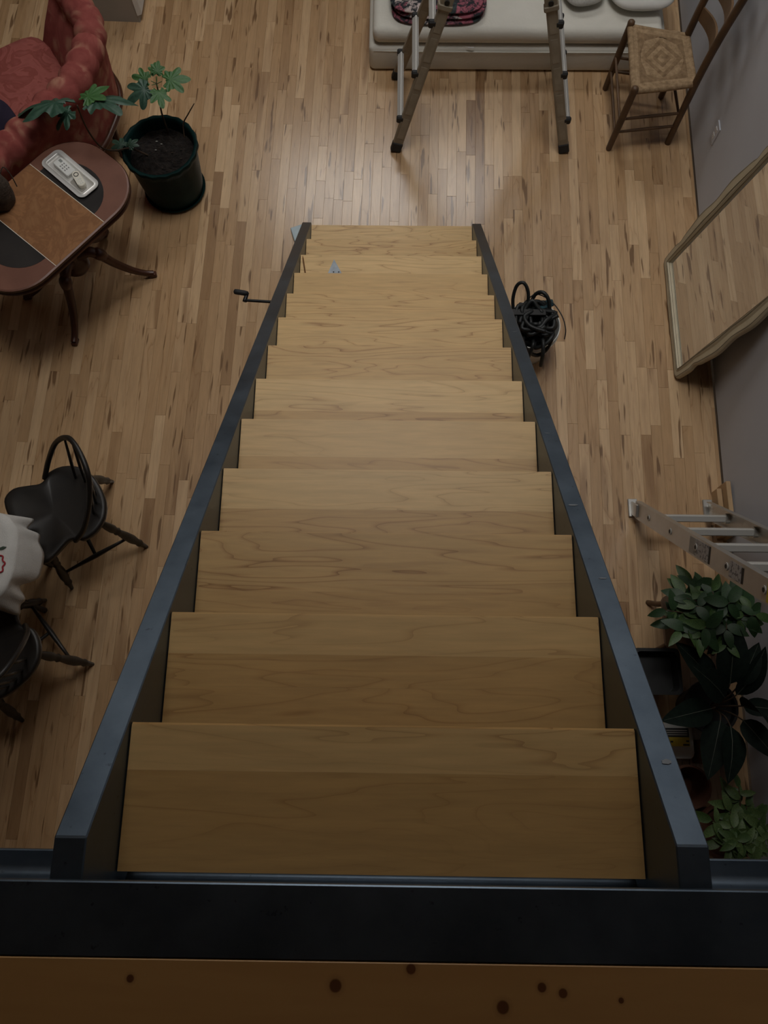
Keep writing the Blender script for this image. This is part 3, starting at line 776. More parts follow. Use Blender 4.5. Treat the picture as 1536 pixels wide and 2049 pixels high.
for k, p in enumerate(PTH):
    d = PTH[min(k + 1, len(PTH) - 1)] - PTH[max(k - 1, 0)]; nn = V((d.y, -d.x)).normalized()
    if nn.dot(p - CTR) < 0: nn = -nn
    ph = abs(math.sin(PI * cum[k] / .105)); bul = ph ** .45
    r = .066 + .022 * bul
    t_ = cum[k] / cum[-1]; endt = min(1, min(t_, 1 - t_) / .03); r *= .6 + .4 * endt
    Rg.append([bm.verts.new(V((p.x + nn.x * (o_ - (.016 * (1 - bul) if 1 <= j <= 3 else 0) * -1), p.y + nn.y * (o_ + (.016 * (1 - bul) if 1 <= j <= 3 else 0)), z_))) for j, (o_, z_) in enumerate(sect(0, r))])
m_ = len(Rg[0])
for a, b in zip(Rg, Rg[1:]):
    for k in range(m_): bm.faces.new((a[k], a[(k + 1) % m_], b[(k + 1) % m_], b[k]))
bm.faces.new(Rg[0]); bm.faces.new(Rg[-1][::-1])
obj('backrest', bm, 'damask', ac, smooth=True, angle=70)
# piping seams between channels of the roll
bm = B()
pip = []
for k, p in enumerate(PTH):
    d = PTH[min(k + 1, len(PTH) - 1)] - PTH[max(k - 1, 0)]; nn = V((d.y, -d.x)).normalized()
    if nn.dot(p - CTR) < 0: nn = -nn
    pip.append((p.x + nn.x * .018, p.y + nn.y * .018, .225))
tube(bm, pip, .02, 8); obj('wood_rail', bm, 'mahog', ac, smooth=True)
cush = []
for k in range(4, len(PTH) - 4, 5):
    p = PTH[k]; d = PTH[k + 1] - PTH[k - 1]; nn = V((d.y, -d.x)).normalized()
    if nn.dot(p - CTR) < 0: nn = -nn
    cush.append((p.x - nn.x * .215, p.y - nn.y * .215))
cush += [(-2.62, 3.12), (-2.63, 3.34), (-2.55, 3.56), (-2.42, 3.74), (-2.29, 3.85), (-2.14, 3.93)]
cush = [(p.x, p.y) for p in spline([V((*p, 0)) for p in cush], 3, True)]
bm = B(); rings_solid(bm, cush, .40, .25, 6, .05, lambda x_, y_, s_: .045 * (1 - s_ ** 2) + .008 * noise.noise(V((x_ * 6, y_ * 6, 1)))); obj('seat', bm, 'damask2', ac, smooth=True)
for p, q in (((-1.70, 3.50), (-1.665, 3.40)), ((-1.98, 3.94), (-1.96, 3.98)), ((-2.10, 2.86), (-2.08, 2.80)), ((-2.55, 2.95), (-2.60, 2.92)), ((-2.52, 3.55), (-2.55, 3.58))):
    bm = B(); tube(bm, [(p[0], p[1], .26), (p[0] * .7 + q[0] * .3, p[1] * .7 + q[1] * .3, .14), (q[0], q[1], .0)], [.028, .024, .016], 8); obj('leg', bm, 'mahog', ac, smooth=True, angle=60)
pillow('navy_cushion', (-2.19, 3.10, .53), (.34, .28, .11), math.radians(37), math.radians(48), 'navy', 'plain dark navy cushion propped inside the red armchair', 'cushion')

# ------------------------------------------------------------------ side table with inlay
TC = V((-1.757, 2.482, 0)); ta = math.atan2(.77, .63)
tb = thing('side_table', 'mahogany pedestal table with inlaid top beside the red armchair', 'table', TC, ta)
def rrect(hx, hy, r, n_=10, off=0.):
    out = []
    for sx, sy, a0 in ((1, 1, 0), (-1, 1, 90), (-1, -1, 180), (1, -1, 270)):
        for k in range(n_ + 1):
            a = math.radians(a0 + 90 * k / n_); out.append((sx * (hx - r) + (r + off) * math.cos(a), sy * (hy - r) + (r + off) * math.sin(a)))
    return out
HX, HY, RR, TZ = .462, .278, .225, .66
bm = B(); P0 = rrect(HX, HY, RR); n_ = len(P0)
secs = [(-.05, TZ - .055), (-.012, TZ - .052), (.0, TZ - .045), (.0, TZ - .036), (-.008, TZ - .030), (-.004, TZ - .022), (.004, TZ - .012), (.002, TZ - .004), (-.006, TZ)]
Rg = [[bm.verts.new(V((x_, y_, z_))) for x_, y_ in rrect(HX, HY, RR, 10, o_)] for o_, z_ in secs]
for a, b in zip(Rg, Rg[1:]):
    for k in range(n_): bm.faces.new((a[k], a[(k + 1) % n_], b[(k + 1) % n_], b[k]))
bm.faces.new(Rg[-1]); bm.faces.new(Rg[0][::-1]); tt = obj('table_top', bm, 'mahogtop', tb, local=True)
bm = B()
Rg = [[bm.verts.new(V((x_, y_, z_))) for x_, y_ in rrect(HX, HY, RR, 10, o_)] for o_, z_ in ((.0015, TZ - .046), (.0025, TZ - .034), (-.005, TZ - .029), (-.002, TZ - .022), (.006, TZ - .012), (.0035, TZ - .0035))]
for a, b in zip(Rg, Rg[1:]):
    for k in range(n_): bm.faces.new((a[k], a[(k + 1) % n_], b[(k + 1) % n_], b[k]))
obj('moulded_edge', bm, 'mahog', tt, local=True, smooth=True)
bm = B(); box(bm, (0, 0, TZ + .0004), (.325, HY * 2 - .012, .0012)); obj('burl_panel', bm, 'burl', tt, local=True)
bm = B()
for s in (-1, 1): box(bm, (s * .164, 0, TZ + .0006), (.003, HY * 2 - .012, .0012))
obj('stringing', bm, 'remote2', tt, local=True)
for s in (-1, 1):
    bm = B(); prism(bm, [(s * (.166 + .175 * math.sin(a)), -.20 * math.cos(a)) for a in [PI * k / 20 for k in range(21)]], TZ, TZ + .001); obj('half_round_inlay', bm, 'blackinlay', tt, local=True)
bm = B(); lathe(bm, [(0, .17), (.03, .17), (.055, .19), (.075, .22), (.07, .26), (.045, .30), (.05, .33), (.085, .38), (.10, .43), (.08, .48), (.045, .51), (.05, .55), (.12, .585), (.16, .60), (.16, .61), (0, .61)], 28)
obj('pedestal', bm, 'mahog', tb, local=True, smooth=True, angle=50)
for adeg in (12.6, 263, 192, 83):
    a = math.radians(adeg) - ta
    pr = spline([(.04, .30), (.10, .315), (.15, .265), (.20, .175), (.27, .085), (.335, .035), (.375, .022)], 4)
    pts = [V((math.cos(a) * p[0], math.sin(a) * p[0], p[1])) for p in [V((q[0], q[1])) for q in [V(x_) for x_ in pr]]] if False else None
    pr = spline([V((x_, 0, z_)) for x_, z_ in ((.04, .30), (.10, .315), (.15, .265), (.20, .175), (.27, .085), (.335, .035), (.375, .022))], 4)
    nn_ = len(pr)
    rad = [.034 - .016 * min(1, k / (nn_ * .75)) for k in range(nn_)]
    bm = B(); tube(bm, [V((math.cos(a) * p.x, math.sin(a) * p.x, p.z)) for p in pr], rad, 10); lg = obj('leg', bm, 'mahog', tb, local=True, smooth=True, angle=60)
    bm = B(); q = pr[9]; tube(bm, [V((math.cos(a) * p.x, math.sin(a) * p.x, p.z + .012)) for p in pr[6:11]], [.02, .033, .036, .03, .018], 10); obj('carved_knee', bm, 'mahog', lg, local=True, smooth=True)
    bm = B(); box(bm, (0, 0, 0), (.05, .036, .022), Matrix.Translation((math.cos(a) * .365, math.sin(a) * .365, .012)) @ Matrix.Rotation(a, 4, 'Z'), .006); obj('foot', bm, 'mahog', lg, local=True)

# tray, remotes, bark vase on the table
tang = math.atan2(2.57 - 2.779, -1.56 + 1.794)
ty = thing('serving_tray', 'small silver tray with rounded rim holding the remotes', 'tray', (-1.643, 2.715, TZ + .0012), tang)
bm = B(); secs = [(-.03, .0), (-.012, .001), (-.006, .012), (0, .014), (.004, .012), (.002, .009), (-.004, .008), (-.010, .0025), (-.028, .0022)]
hx_, hy_ = .160, .060
secs = [(-.026, 0.), (-.022, 0.), (-.016, .009), (.004, .0105), (.005, .0135), (.001, .0135), (-.014, .0115), (-.0165, .0135), (-.0195, .012), (-.023, .003), (-.026, .0025)]
Rg = [[bm.verts.new(V((x_, y_, z_))) for x_, y_ in rrect(hx_, hy_, .030, 6, o_)] for o_, z_ in secs]
for a, b in zip(Rg, Rg[1:]):
    for k in range(len(a)): bm.faces.new((a[k], a[(k + 1) % len(a)], b[(k + 1) % len(a)], b[k]))
bm.faces.new(Rg[0][::-1]); bm.faces.new(Rg[-1]); obj('tray_body', bm, 'silver', ty, local=True, smooth=True, angle=50)
TM = Matrix.Translation((-1.643, 2.715, TZ + .0037)) @ Matrix.Rotation(tang, 4, 'Z')
r1 = thing('remote_control', 'blocky pale grey remote with display lying in the silver tray', 'remote', mat=TM @ Matrix.Translation((-.045, .004, 0)) @ Matrix.Rotation(-.03, 4, 'Z'))
bm = B(); prism(bm, rrect(.060, .027, .009, 4), .0, .022); bmesh.ops.bevel(bm, geom=[e for e in bm.edges if all(v_.co.z > .02 for v_ in e.verts)], offset=.003, segments=1, affect='EDGES'); bd = obj('remote_body', bm, 'remote', r1, local=True)
bm = B(); box(bm, (-.038, .010, .0222), (.022, .014, .001)); obj('display', bm, 'lcd', bd, local=True)
for k in range(9):
    bm = B(); box(bm, (-.012 + (k // 3) * .018, -.012 + (k % 3) * .012, .0224), (.009, .006, .0016), None, .0005); obj('button', bm, 'btn', bd, local=True)
r2 = thing('remote_control', 'rounded ivory remote with round dial lying in the silver tray', 'remote', mat=TM @ Matrix.Translation((.070, .004, .008)) @ Matrix.Rotation(-.28, 4, 'Z') @ Matrix.Rotation(.03, 4, 'Y'))
bm = B(); prism(bm, rrect(.050, .0195, .018, 6), .0, .02); bmesh.ops.bevel(bm, geom=[e for e in bm.edges if all(v_.co.z > .018 for v_ in e.verts)], offset=.003, segments=1, affect='EDGES'); bd = obj('remote_body', bm, 'remote2', r2, local=True)
bm = B(); tube(bm, [V((-.026 + .0115 * math.cos(a), .0115 * math.sin(a), .0205)) for a in [2 * PI * k / 20 for k in range(20)]], .002, 6, closed=True); obj('dial_ring', bm, 'ink', bd, local=True)
for k in range(9):
    bm = B(); box(bm, (.004 + (k // 3) * .014, -.010 + (k % 3) * .010, .0204), (.008, .006, .0014), None, .0005); obj('button', bm, 'remote', bd, local=True)
bm = B(); prism(bm, rrect(.045, .018, .006, 3), .0, .004); o = obj('note_card', bm, 'card'); o.matrix_world = TM @ Matrix.Translation((.078, -.014, 0)) @ Matrix.Rotation(.02, 4, 'Z'); tag(o, 'flat pale card tucked under the ivory remote in the tray', 'card')
vs = thing('bark_vase', 'rough dark bark vase with dry twigs on the inlaid table', 'vase', (-1.965, 2.545, TZ + .0012))
bm = B()
def vf(u, v_):
    a = 2 * PI * u; z_ = .0 + .19 * v_; r = .060 + .018 * math.sin(PI * v_) + .008 * noise.noise(V((math.cos(a) * 2, math.sin(a) * 2, v_ * 4)))
    return (-1.965 + r * math.cos(a), 2.545 + r * math.sin(a), TZ + .0012 + z_)
g_ = grid(bm, vf, 28, 12, cu=True); bm.faces.new([g_[i][0] for i in range(28)][::-1]); bm.faces.new([g_[i][-1] for i in range(28)]); obj('vase_body', bm, 'bark', vs, smooth=True)
rv_ = random.Random(4)
for k in range(14):
    a = rv_.uniform(0, 2 * PI); d = V((math.cos(a) * .4, math.sin(a) * .4, rv_.uniform(.2, .5))); b0 = V((-1.965, 2.545, TZ + .185))
    bm = B(); tube(bm, [b0 + V((math.cos(a) * .02, math.sin(a) * .02, 0)), b0 + d * .10, b0 + d * .14 + V((rv_.uniform(-.02, .02), rv_.uniform(-.02, .02), .01))], [.004, .003, .0015], 5); obj('twig', bm, 'bark', vs)
bm = B(); tube(bm, spline([(-1.93, 2.60, TZ + .13), (-1.905, 2.63, TZ + .155), (-1.885, 2.62, TZ + .12), (-1.875, 2.595, TZ + .06)], 4), .003, 5); obj('twig', bm, 'bark', vs)

# ------------------------------------------------------------------ potted fig
PC = V((-1.318, 3.165, 0))
pf_ = thing('potted_fig', 'young lobed-leaf fig in a dark green glazed pot by the armchair', 'plant', PC)
rim_w = lambda k, r, z: .003 * math.sin(k * 2 * PI / 72 * 18) if r > .2 and z > .30 else 0
bm = B(); lathe(bm, [(0, .012), (.155, .012), (.168, .02), (.176, .06), (.188, .18), (.199, .30), (.204, .325), (.214, .335), (.217, .35), (.214, .362), (.204, .364), (.194, .358), (.190, .34), (.184, .27), (0, .26)], 72, PC, wob=rim_w)
pot = obj('pot', bm, 'potglaze', pf_, smooth=True, angle=50)
bm = B(); lathe(bm, [(0, 0), (.165, 0), (.182, .018), (.185, .024), (.179, .024), (.165, .010), (0, .010)], 48, PC); obj('saucer', bm, 'potglaze', pot, smooth=True, angle=50)
bm = B()
def soilf(u, v_):
    a = 2 * PI * u; r = .184 * v_; x_, y_ = PC.x + r * math.cos(a), PC.y + r * math.sin(a)
    return (x_, y_, .288 + .012 * noise.noise(V((x_ * 30, y_ * 30, 0))) + .008 * noise.noise(V((x_ * 80, y_ * 80, 4))) + .01 * (1 - v_))
grid(bm, soilf, 60, 24, cu=True); bmesh.ops.remove_doubles(bm, verts=bm.verts, dist=1e-5); obj('soil', bm, 'soil', pf_)
for k in range(9):
    a, r = rv_.uniform(0, 2 * PI), rv_.uniform(.02, .15); bm = B(); box(bm, (PC.x + r * math.cos(a), PC.y + r * math.sin(a), .302), (rv_.uniform(.006, .014), .006, .005), None, .002); obj('soil_crumb', bm, 'card' if k < 3 else 'bark', pf_)
def fig_mesh(name, m, droop=.25):
    bm = B(); lob = [(0, .70), (50, .60), (-50, .60), (108, .42), (-108, .42)]; N = 84
    def rad(th):
        r = .33
        for l, L_ in lob:
            d = (math.degrees(th) - l + 180) % 360 - 180
            r = max(r, L_ * math.exp(-(d / 30.) ** 2))
        if abs(math.degrees(th)) > 150: r = .16
        return r
    c = bm.verts.new((0, .3, 0)); rings = []
    for q in (.35, .7, 1.):
        ring = []
        for k in range(N):
            th = -PI + 2 * PI * k / N; r = rad(th) * q; x_, y_ = math.sin(th) * r, .3 + math.cos(th) * r
            ring.append(bm.verts.new((x_, y_, -droop * (x_ * x_ + (y_ - .2) ** 2) + .02 * math.sin(k * .9) * q)))
        rings.append(ring)
    for k in range(N): bm.faces.new((c, rings[0][k], rings[0][(k + 1) % N]))
    for a, b in zip(rings, rings[1:]):
        for k in range(N): bm.faces.new((a[k], b[k], b[(k + 1) % N], a[(k + 1) % N]))
    return mesh_of(name, bm, m)
fm1, fm2 = fig_mesh('fig_leaf', 'figleaf'), fig_mesh('fig_leaf_dark', 'figleaf2', .5)
def stem(parent, pts, r0_, r1_, m='stem', name='stem'):
    P = spline(pts, 5); n_ = len(P); bm = B(); tube(bm, P, [r0_ + (r1_ - r0_) * k / (n_ - 1) for k in range(n_)], 6); return obj(name, bm, m, parent, smooth=True)
tip = V((-1.285, 3.37, .60))
stem(pf_, [(-1.30, 3.32, .28), (-1.303, 3.335, .42), (-1.292, 3.355, .52), tip], .006, .004)
for d, L_, mm_2, up in (((.75, .12, .05), .155, fm1, (0, -.2, 1)), ((.25, -.85, -.1), .12, fm1, (.1, .3, 1)), ((-.75, -.55, -.02), .16, fm2, (0, -.5, 1)), ((-.8, .15, .12), .11, fm1, (0, -.6, 1)), ((-.1, .9, .3), .085, fm1, (0, -.4, 1)), ((.15, .85, .5), .08, fm1, (.2, -.6, 1))):
    d = V(d).normalized(); b0 = tip + d * .03
    bm = B(); tube(bm, [tip + V((0, 0, -.01)), b0], .002, 5); obj('leaf_stalk', bm, 'figleaf', pf_)
    place('leaf', mm_2, pf_, aim(b0, d, up, L_))
t2 = V((-1.60, 3.03, .79))
stem(pf_, [(-1.40, 3.16, .29), (-1.475, 3.137, .372), (-1.55, 3.11, .385), (-1.605, 3.075, .45), (-1.625, 3.06, .60), t2], .006, .004)
for d, L_, mm_2, up in (((.93, .30, .06), .27, fm2, (.05, .42, .8)), ((-.95, .12, .05), .31, fm2, (.1, .40, .8)), ((-.5, -.35, -.1), .14, fm2, (.1, .2, 1)), ((.75, .55, .2), .17, fm1, (0, .25, .9))):
    place('leaf', mm_2, pf_, aim(t2 + V(d).normalized() * .02, d, up, L_))
for b0, d, L_ in (((-1.50, 3.13, .378), (-.7, .5, .2), .10), ((-1.49, 3.13, .378), (.6, .7, .3), .08)):
    place('leaf', fm2, pf_, aim(b0, d, (0, 0, 1), L_))
stem(pf_, [(-1.205, 3.29, .28), (-1.195, 3.318, .36), (-1.15, 3.322, .43), (-1.12, 3.32, .475), (-1.10, 3.327, .50)], .0045, .0025)

# ------------------------------------------------------------------ windsor chairs
def windsor(label, loc, rz):
    t = thing('windsor_chair', label, 'chair', loc, rz, 'black windsor chairs at the small table')
    half_ = [(0, .205), (.07, .212), (.13, .212), (.185, .195), (.208, .14), (.185, .07), (.166, .02), (.178, -.02), (.198, -.045), (.192, -.11), (.15, -.175), (.08, -.213)]
    ol = half_ + [(0, -.222)] + [(-x_, y_) for x_, y_ in half_[:0:-1]]
    ol = [(p.x, p.y) for p in spline([V((*p, 0)) for p in ol], 3, True)]
    bm = B(); rings_solid(bm, ol, .462, .425, 7, .012, lambda x_, y_, s_: -.016 * (1 - s_ ** 2) + .010 * math.exp(-(x_ / .03) ** 2) * max(0, y_) / .2 * (1 if s_ < .95 else .6)); obj('seat', bm, 'blackwood', t, local=True, smooth=True, angle=60)
    for sx in (-1, 1):
        for sy in (-1, 1):
            top = V((sx * .13, sy * .13, .43)); ft = V((sx * .212, sy * .216, 0)); pts, rads = [], []
            for q, r in ((0, .013), (.12, .016), (.22, .021), (.30, .022), (.36, .015), (.39, .021), (.42, .015), (.55, .022), (.68, .024), (.80, .016), (.84, .020), (.88, .014), (1, .009)):
                pts.append(top.lerp(ft, q)); rads.append(r)
            bm = B(); tube(bm, pts, rads, 10); obj('leg', bm, 'blackwood', t, local=True, smooth=True)
    def lp(sx, sy, q): return V((sx * .13, sy * .13, .43)).lerp(V((sx * .212, sy * .216, 0)), q)
    for sx in (-1, 1):
        a, b = lp(sx, -1, .62), lp(sx, 1, .62); bm = B(); tube(bm, [a, a.lerp(b, .25), a.lerp(b, .5), a.lerp(b, .75), b], [.007, .010, .014, .010, .007], 8); obj('stretcher', bm, 'blackwood', t, local=True, smooth=True)
    a, b = lp(-1, -1, .62).lerp(lp(-1, 1, .62), .5), lp(1, -1, .62).lerp(lp(1, 1, .62), .5)
    bm = B(); tube(bm, [a, a.lerp(b, .5), b], [.008, .013, .008], 8); obj('stretcher', bm, 'blackwood', t, local=True, smooth=True)
    bow = [(-.18, -.01, .45), (-.197, -.09, .56), (-.178, -.18, .70), (-.12, -.25, .80), (-.05, -.275, .835), (.05, -.275, .835), (.12, -.25, .80), (.178, -.18, .70), (.197, -.09, .56), (.18, -.01, .45)]
    P = spline(bow, 5); bm = B(); tube(bm, P, .0125, 8); obj('bow', bm, 'blackwood', t, local=True, smooth=True)
    for k, xs in enumerate((-.12, -.072, -.024, .024, .072, .12)):
        base = V((xs * .85, -.14 - .05 * (1 - (xs / .12) ** 2), .455)); xt = xs * 1.12
        best = min([p for p in P if p.z > .6], key=lambda p: abs(p.x - xt))
        bm = B(); tube(bm, [base, base.lerp(best, .4), best], [.006, .0085, .005], 6); obj('spindle', bm, 'blackwood', t, local=True, smooth=True)
    return t
windsor('black bow-back windsor chair beside the red embroidery of the cloth', (-1.57, .99, 0), math.atan2(.853, -.522))
windsor('black bow-back windsor chair tucked partly under the white cloth by the stair head', (-1.79, .33, 0), math.atan2(.66, .75))

# small table and white cloth
CT = V((-2.09, .70, 0))
dt = thing('small_table', 'small dark table hidden under the white embroidered cloth', 'table', CT)
bm = B(); prism(bm, [(CT.x + x_, CT.y + y_) for x_, y_ in rrect(.42, .17, .10, 6)], .690, .715); obj('table_top', bm, 'blackwood', dt)
for sx in (-1, 1):
    for sy in (-1, 1):
        bm = B(); tube(bm, [(CT.x + sx * .30, CT.y + sy * .11, .70), (CT.x + sx * .32, CT.y + sy * .12, 0)], [.022, .015], 8); obj('leg', bm, 'blackwood', dt, smooth=True, angle=50)
tc = thing('tablecloth', 'white linen cloth with red embroidery draped over the small table', 'tablecloth', (CT.x, CT.y, .72))
def clothf(u, v_):
    a = 2 * PI * u; ex = .5; ca, sa = math.cos(a), math.sin(a)
    X = math.copysign(abs(ca) ** ex, ca); Y = math.copysign(abs(sa) ** ex, sa)
    if v_ < .6: q = v_ / .6; return (CT.x + X * .465 * q, CT.y + Y * .215 * q, .7225 + .002 * noise.noise(V((X * q * 9, Y * q * 5, 2))))
    q = (v_ - .6) / .4; rip = math.sin(a * 9 + .9) * .5 + .35 * math.sin(a * 17 + 2) + .25 * math.sin(a * 5)
    out = .012 + .026 * q ** .8 + rip * .034 * q; drop = .012 * (q > 0) + .15 * q ** 1.2 + rip * .03 * q
    nx, ny = X * .6 + ca * .4, Y * .6 + sa * .4
    return (CT.x + X * .465 + nx * out, CT.y + Y * .215 + ny * out, .7225 - drop)
bm = B(); grid(bm, clothf, 220, 26, cu=True); bmesh.ops.remove_doubles(bm, verts=bm.verts, dist=1e-5); co = obj('cloth', bm, 'cloth', tc, smooth=True)
sm_ = co.modifiers.new('thickness', 'SOLIDIFY'); sm_.thickness = .0015
ec = V((-1.704, .662, .7262))
bm = B(); tube(bm, [ec + V((.058 * math.cos(a) * (1 + .07 * math.sin(a * 11)), .056 * math.sin(a) * (1 + .07 * math.sin(a * 11)), 0)) for a in [2 * PI * k / 110 for k in range(110)]], .0035, 6, closed=True); obj('red_scallop', bm, 'redthread', tc)
for q, rz_ in ((V((-1.665, .737, .7258)), .3), (V((-1.672, .588, .7258)), -.9)):
    bm = B(); prism(bm, [(.02, 0), (.005, .007), (-.02, .003), (-.02, -.003), (.005, -.007)], 0, .0012, Matrix.Translation(q) @ Matrix.Rotation(rz_, 4, 'Z')); obj('green_leaf_stitch', bm, 'greenthread', tc)

# ------------------------------------------------------------------ box behind the armchair
cb = thing('storage_box', 'pale grey box standing on the floor behind the red armchair', 'box', (-1.80, 4.65, 0))
bm = B(); prism(bm, [(-1.93, 4.475), (-1.668, 4.465), (-1.655, 4.83), (-1.93, 4.84)], 0, .40); bd = obj('box_body', bm, 'card', cb)
bm = B(); prism(bm, [(-1.672, 4.460), (-1.645, 4.475), (-1.635, 4.83), (-1.655, 4.83), (-1.662, 4.475)], .05, .41); obj('flap', bm, 'pillow', bd)

# ------------------------------------------------------------------ crank stand at the left stringer
ck = thing('crank_stand', 'black hand crank on a post beside the steel stringer', 'crank', (-.565, 2.06, 0))
bm = B(); box(bm, (-.565, 2.06, .006), (.14, .14, .012), None, .003); obj('base_plate', bm, 'blackmetal', ck)
bm = B(); tube(bm, [(-.565, 2.06, .01), (-.565, 2.06, .52)], .014, 12); obj('post', bm, 'blackmetal', ck, smooth=True, angle=50)
bm = B(); box(bm, (-.585, 2.087, .50), (.03, .05, .04), None, .006); obj('gear_housing', bm, 'blackmetal', ck)
bm = B(); tube(bm, [(-.57, 2.088, .5), (-.74, 2.098, .5)], .0075, 10); sh = obj('shaft', bm, 'blackmetal', ck, smooth=True, angle=50)
bm = B(); tube(bm, [(-.742, 2.090, .5), (-.74, 2.10, .502), (-.725, 2.127, .525)], [.012, .011, .009], 8); obj('crank_arm', bm, 'blackmetal', sh, smooth=True)
bm = B(); tube(bm, [(-.722, 2.122, .525), (-.74, 2.124, .525), (-.775, 2.13, .525), (-.79, 2.132, .525), (-.795, 2.133, .525)], [.010, .0135, .014, .013, .006], 10); obj('handle', bm, 'rubber', sh, smooth=True)

# ------------------------------------------------------------------ bucket of cables
BK = V((.772, 2.12, 0)); BH = .25
bk = thing('bucket', 'white plastic bucket beside the stair, filled with black cables', 'bucket', BK)
bm = B(); lathe(bm, [(0, .004), (.112, .0), (.116, .004), (.139, .20), (.147, .202), (.147, .216), (.141, .218), (.144, BH), (.139, BH), (.134, .20), (.112, .01), (0, .01)], 48, BK); obj('bucket_body', bm, 'bucket', bk, smooth=True, angle=45)
bm = B(); tube(bm, [BK + V((.143 * math.cos(a), .143 * math.sin(a) * .5 + .02 + .05 * abs(math.sin(a)), .205 - .12 * math.sin(a))) for a in [PI * k / 20 for k in range(21)]], .003, 6); obj('bail_handle', bm, 'alu', bk, smooth=True)
rb2 = random.Random(11)
def cable(pts, r, label, m='cable', per=5, name='cable'):
    bm = B(); tube(bm, spline(pts, per), r, 7); return tag(obj(name, bm, m, smooth=True), label, 'cable', 'black cables in the white bucket')
for j in range(6):
    pts = []; a0 = rb2.uniform(0, 6)
    for k in range(26):
        a = a0 + k * .85; r = rb2.uniform(.03, .118); pts.append((BK.x + r * math.cos(a), BK.y + r * math.sin(a), .18 + .012 * k * .42 + rb2.uniform(0, .05) + j * .006))
    cable(pts, .011, 'thick black cable coiled in the white bucket')
bm = B()
def fillf(u, v_):
    a = 2 * PI * u; r = .122 * v_; x_, y_ = BK.x + r * math.cos(a), BK.y + r * math.sin(a); return (x_, y_, .215 + .04 * noise.noise(V((x_ * 14, y_ * 14, 0))) + .06 * (1 - v_))
grid(bm, fillf, 40, 10, cu=True); bmesh.ops.remove_doubles(bm, verts=bm.verts, dist=1e-5)
o = obj('dark_rag', bm, 'cable', smooth=True); o.modifiers.new('t', 'SOLIDIFY').thickness = .01; tag(o, 'crumpled black cloth under the cables in the bucket', 'cloth')
cable([(.668, 2.17, .25), (.655, 2.235, .31), (.668, 2.28, .37), (.70, 2.285, .39), (.728, 2.25, .36), (.735, 2.19, .29), (.735, 2.15, .24)], .0095, 'black cable loop arching up over the bucket rim')
cable([(.745, 2.20, .26), (.765, 2.24, .34), (.80, 2.235, .38), (.835, 2.20, .36), (.85, 2.15, .29), (.845, 2.11, .24)], .0105, 'second black cable hoop beside the tall loop on the bucket')
cable([(.70, 2.20, .31), (.77, 2.245, .345), (.85, 2.20, .35), (.905, 2.12, .34), (.925, 2.05, .32), (.923, 2.01, .29)], .0032, 'thin black wire curving out past the white bucket rim')
cable([(.80, 2.04, .27), (.805, 1.985, .31), (.808, 1.93, .28), (.81, 1.90, .20)], .011, 'blunt black cable end hanging over the near bucket rim')
cable([(.76, 2.03, .27), (.755, 1.975, .30), (.745, 1.945, .26), (.735, 1.93, .19)], .010, 'bent black cable end beside the blunt one')
cable([(.84, 2.08, .26), (.86, 2.03, .31), (.83, 1.985, .30), (.79, 1.972, .27), (.77, 1.985, .25), (.78, 2.03, .26)], .011, 'black cable bight slumped over the bucket rim next to the hanging ends')
cable([(.73, 2.05, .26), (.70, 2.0, .30), (.72, 1.965, .27), (.75, 1.967, .22), (.80, 1.972, .18), (.84, 1.985, .22), (.86, 2.02, .27)], .011, 'black cable swag drooping down the outside of the bucket')
bm = B(); box(bm, (.725, 2.135, .345), (.19, .036, .012), Matrix.Identity(4), .002); tag(obj('flat_bar', bm, 'blackmetal'), 'flat black metal bar laid across the bucket of cables', 'bar')
bm = B()
def tealf(u, v_): x_, y_ = .765 + .10 * u, 2.165 + .05 * v_; return (x_, y_ + .02 * u, .315 + .012 * noise.noise(V((x_ * 30, y_ * 30, 5))) + .02 * u - .015 * v_)
grid(bm, tealf, 12, 8); o = obj('teal_rag', bm, 'teal', smooth=True); o.modifiers.new('t', 'SOLIDIFY').thickness = .006; tag(o, 'dark teal rag lying among the bucket cables', 'cloth')

# ------------------------------------------------------------------ things left on the treads and floor
z10 = 3 * H
bm = B(); prism(bm, [(-.288, 2.288), (-.322, 2.19), (-.312, 2.15), (-.247, 2.15), (-.238, 2.19)], z10 + .001, z10 + .003)
kn = thing('putty_knife', 'grey triangular metal blade lying on a lower maple tread', 'tool', (-.28, 2.2, z10))
obj('blade', bm, 'bladegrey', kn)
bm = B()
for xx in (-.288, -.262): tube(bm, [(xx, 2.214, z10 + .003), (xx, 2.214, z10 + .0036)], .004, 10)
obj('rivet', bm, 'ink', kn)
pc = thing('pencil', 'thin brown pencil on the same tread as the grey blade', 'pencil', (-.44, 2.25, z10))
bm = B(); tube(bm, [(-.447, 2.306, z10 + .0042), (-.4465, 2.302, z10 + .0042), (-.444, 2.288, z10 + .0042), (-.425, 2.18, z10 + .0042)], [.0006, .0015, .0038, .0038], 6); obj('pencil_body', bm, 'pencil', pc)
bm = B(); prism(bm, [(-.605, 2.885), (-.53, 2.915), (-.518, 2.81), (-.575, 2.79)], .0015, .02); bmesh.ops.bevel(bm, geom=bm.edges[:], offset=.003, segments=1, affect='EDGES'); tag(obj('sanding_sponge', bm, 'bluegrey'), 'pale blue sanding pad on the floor by the stringer foot', 'sanding pad')

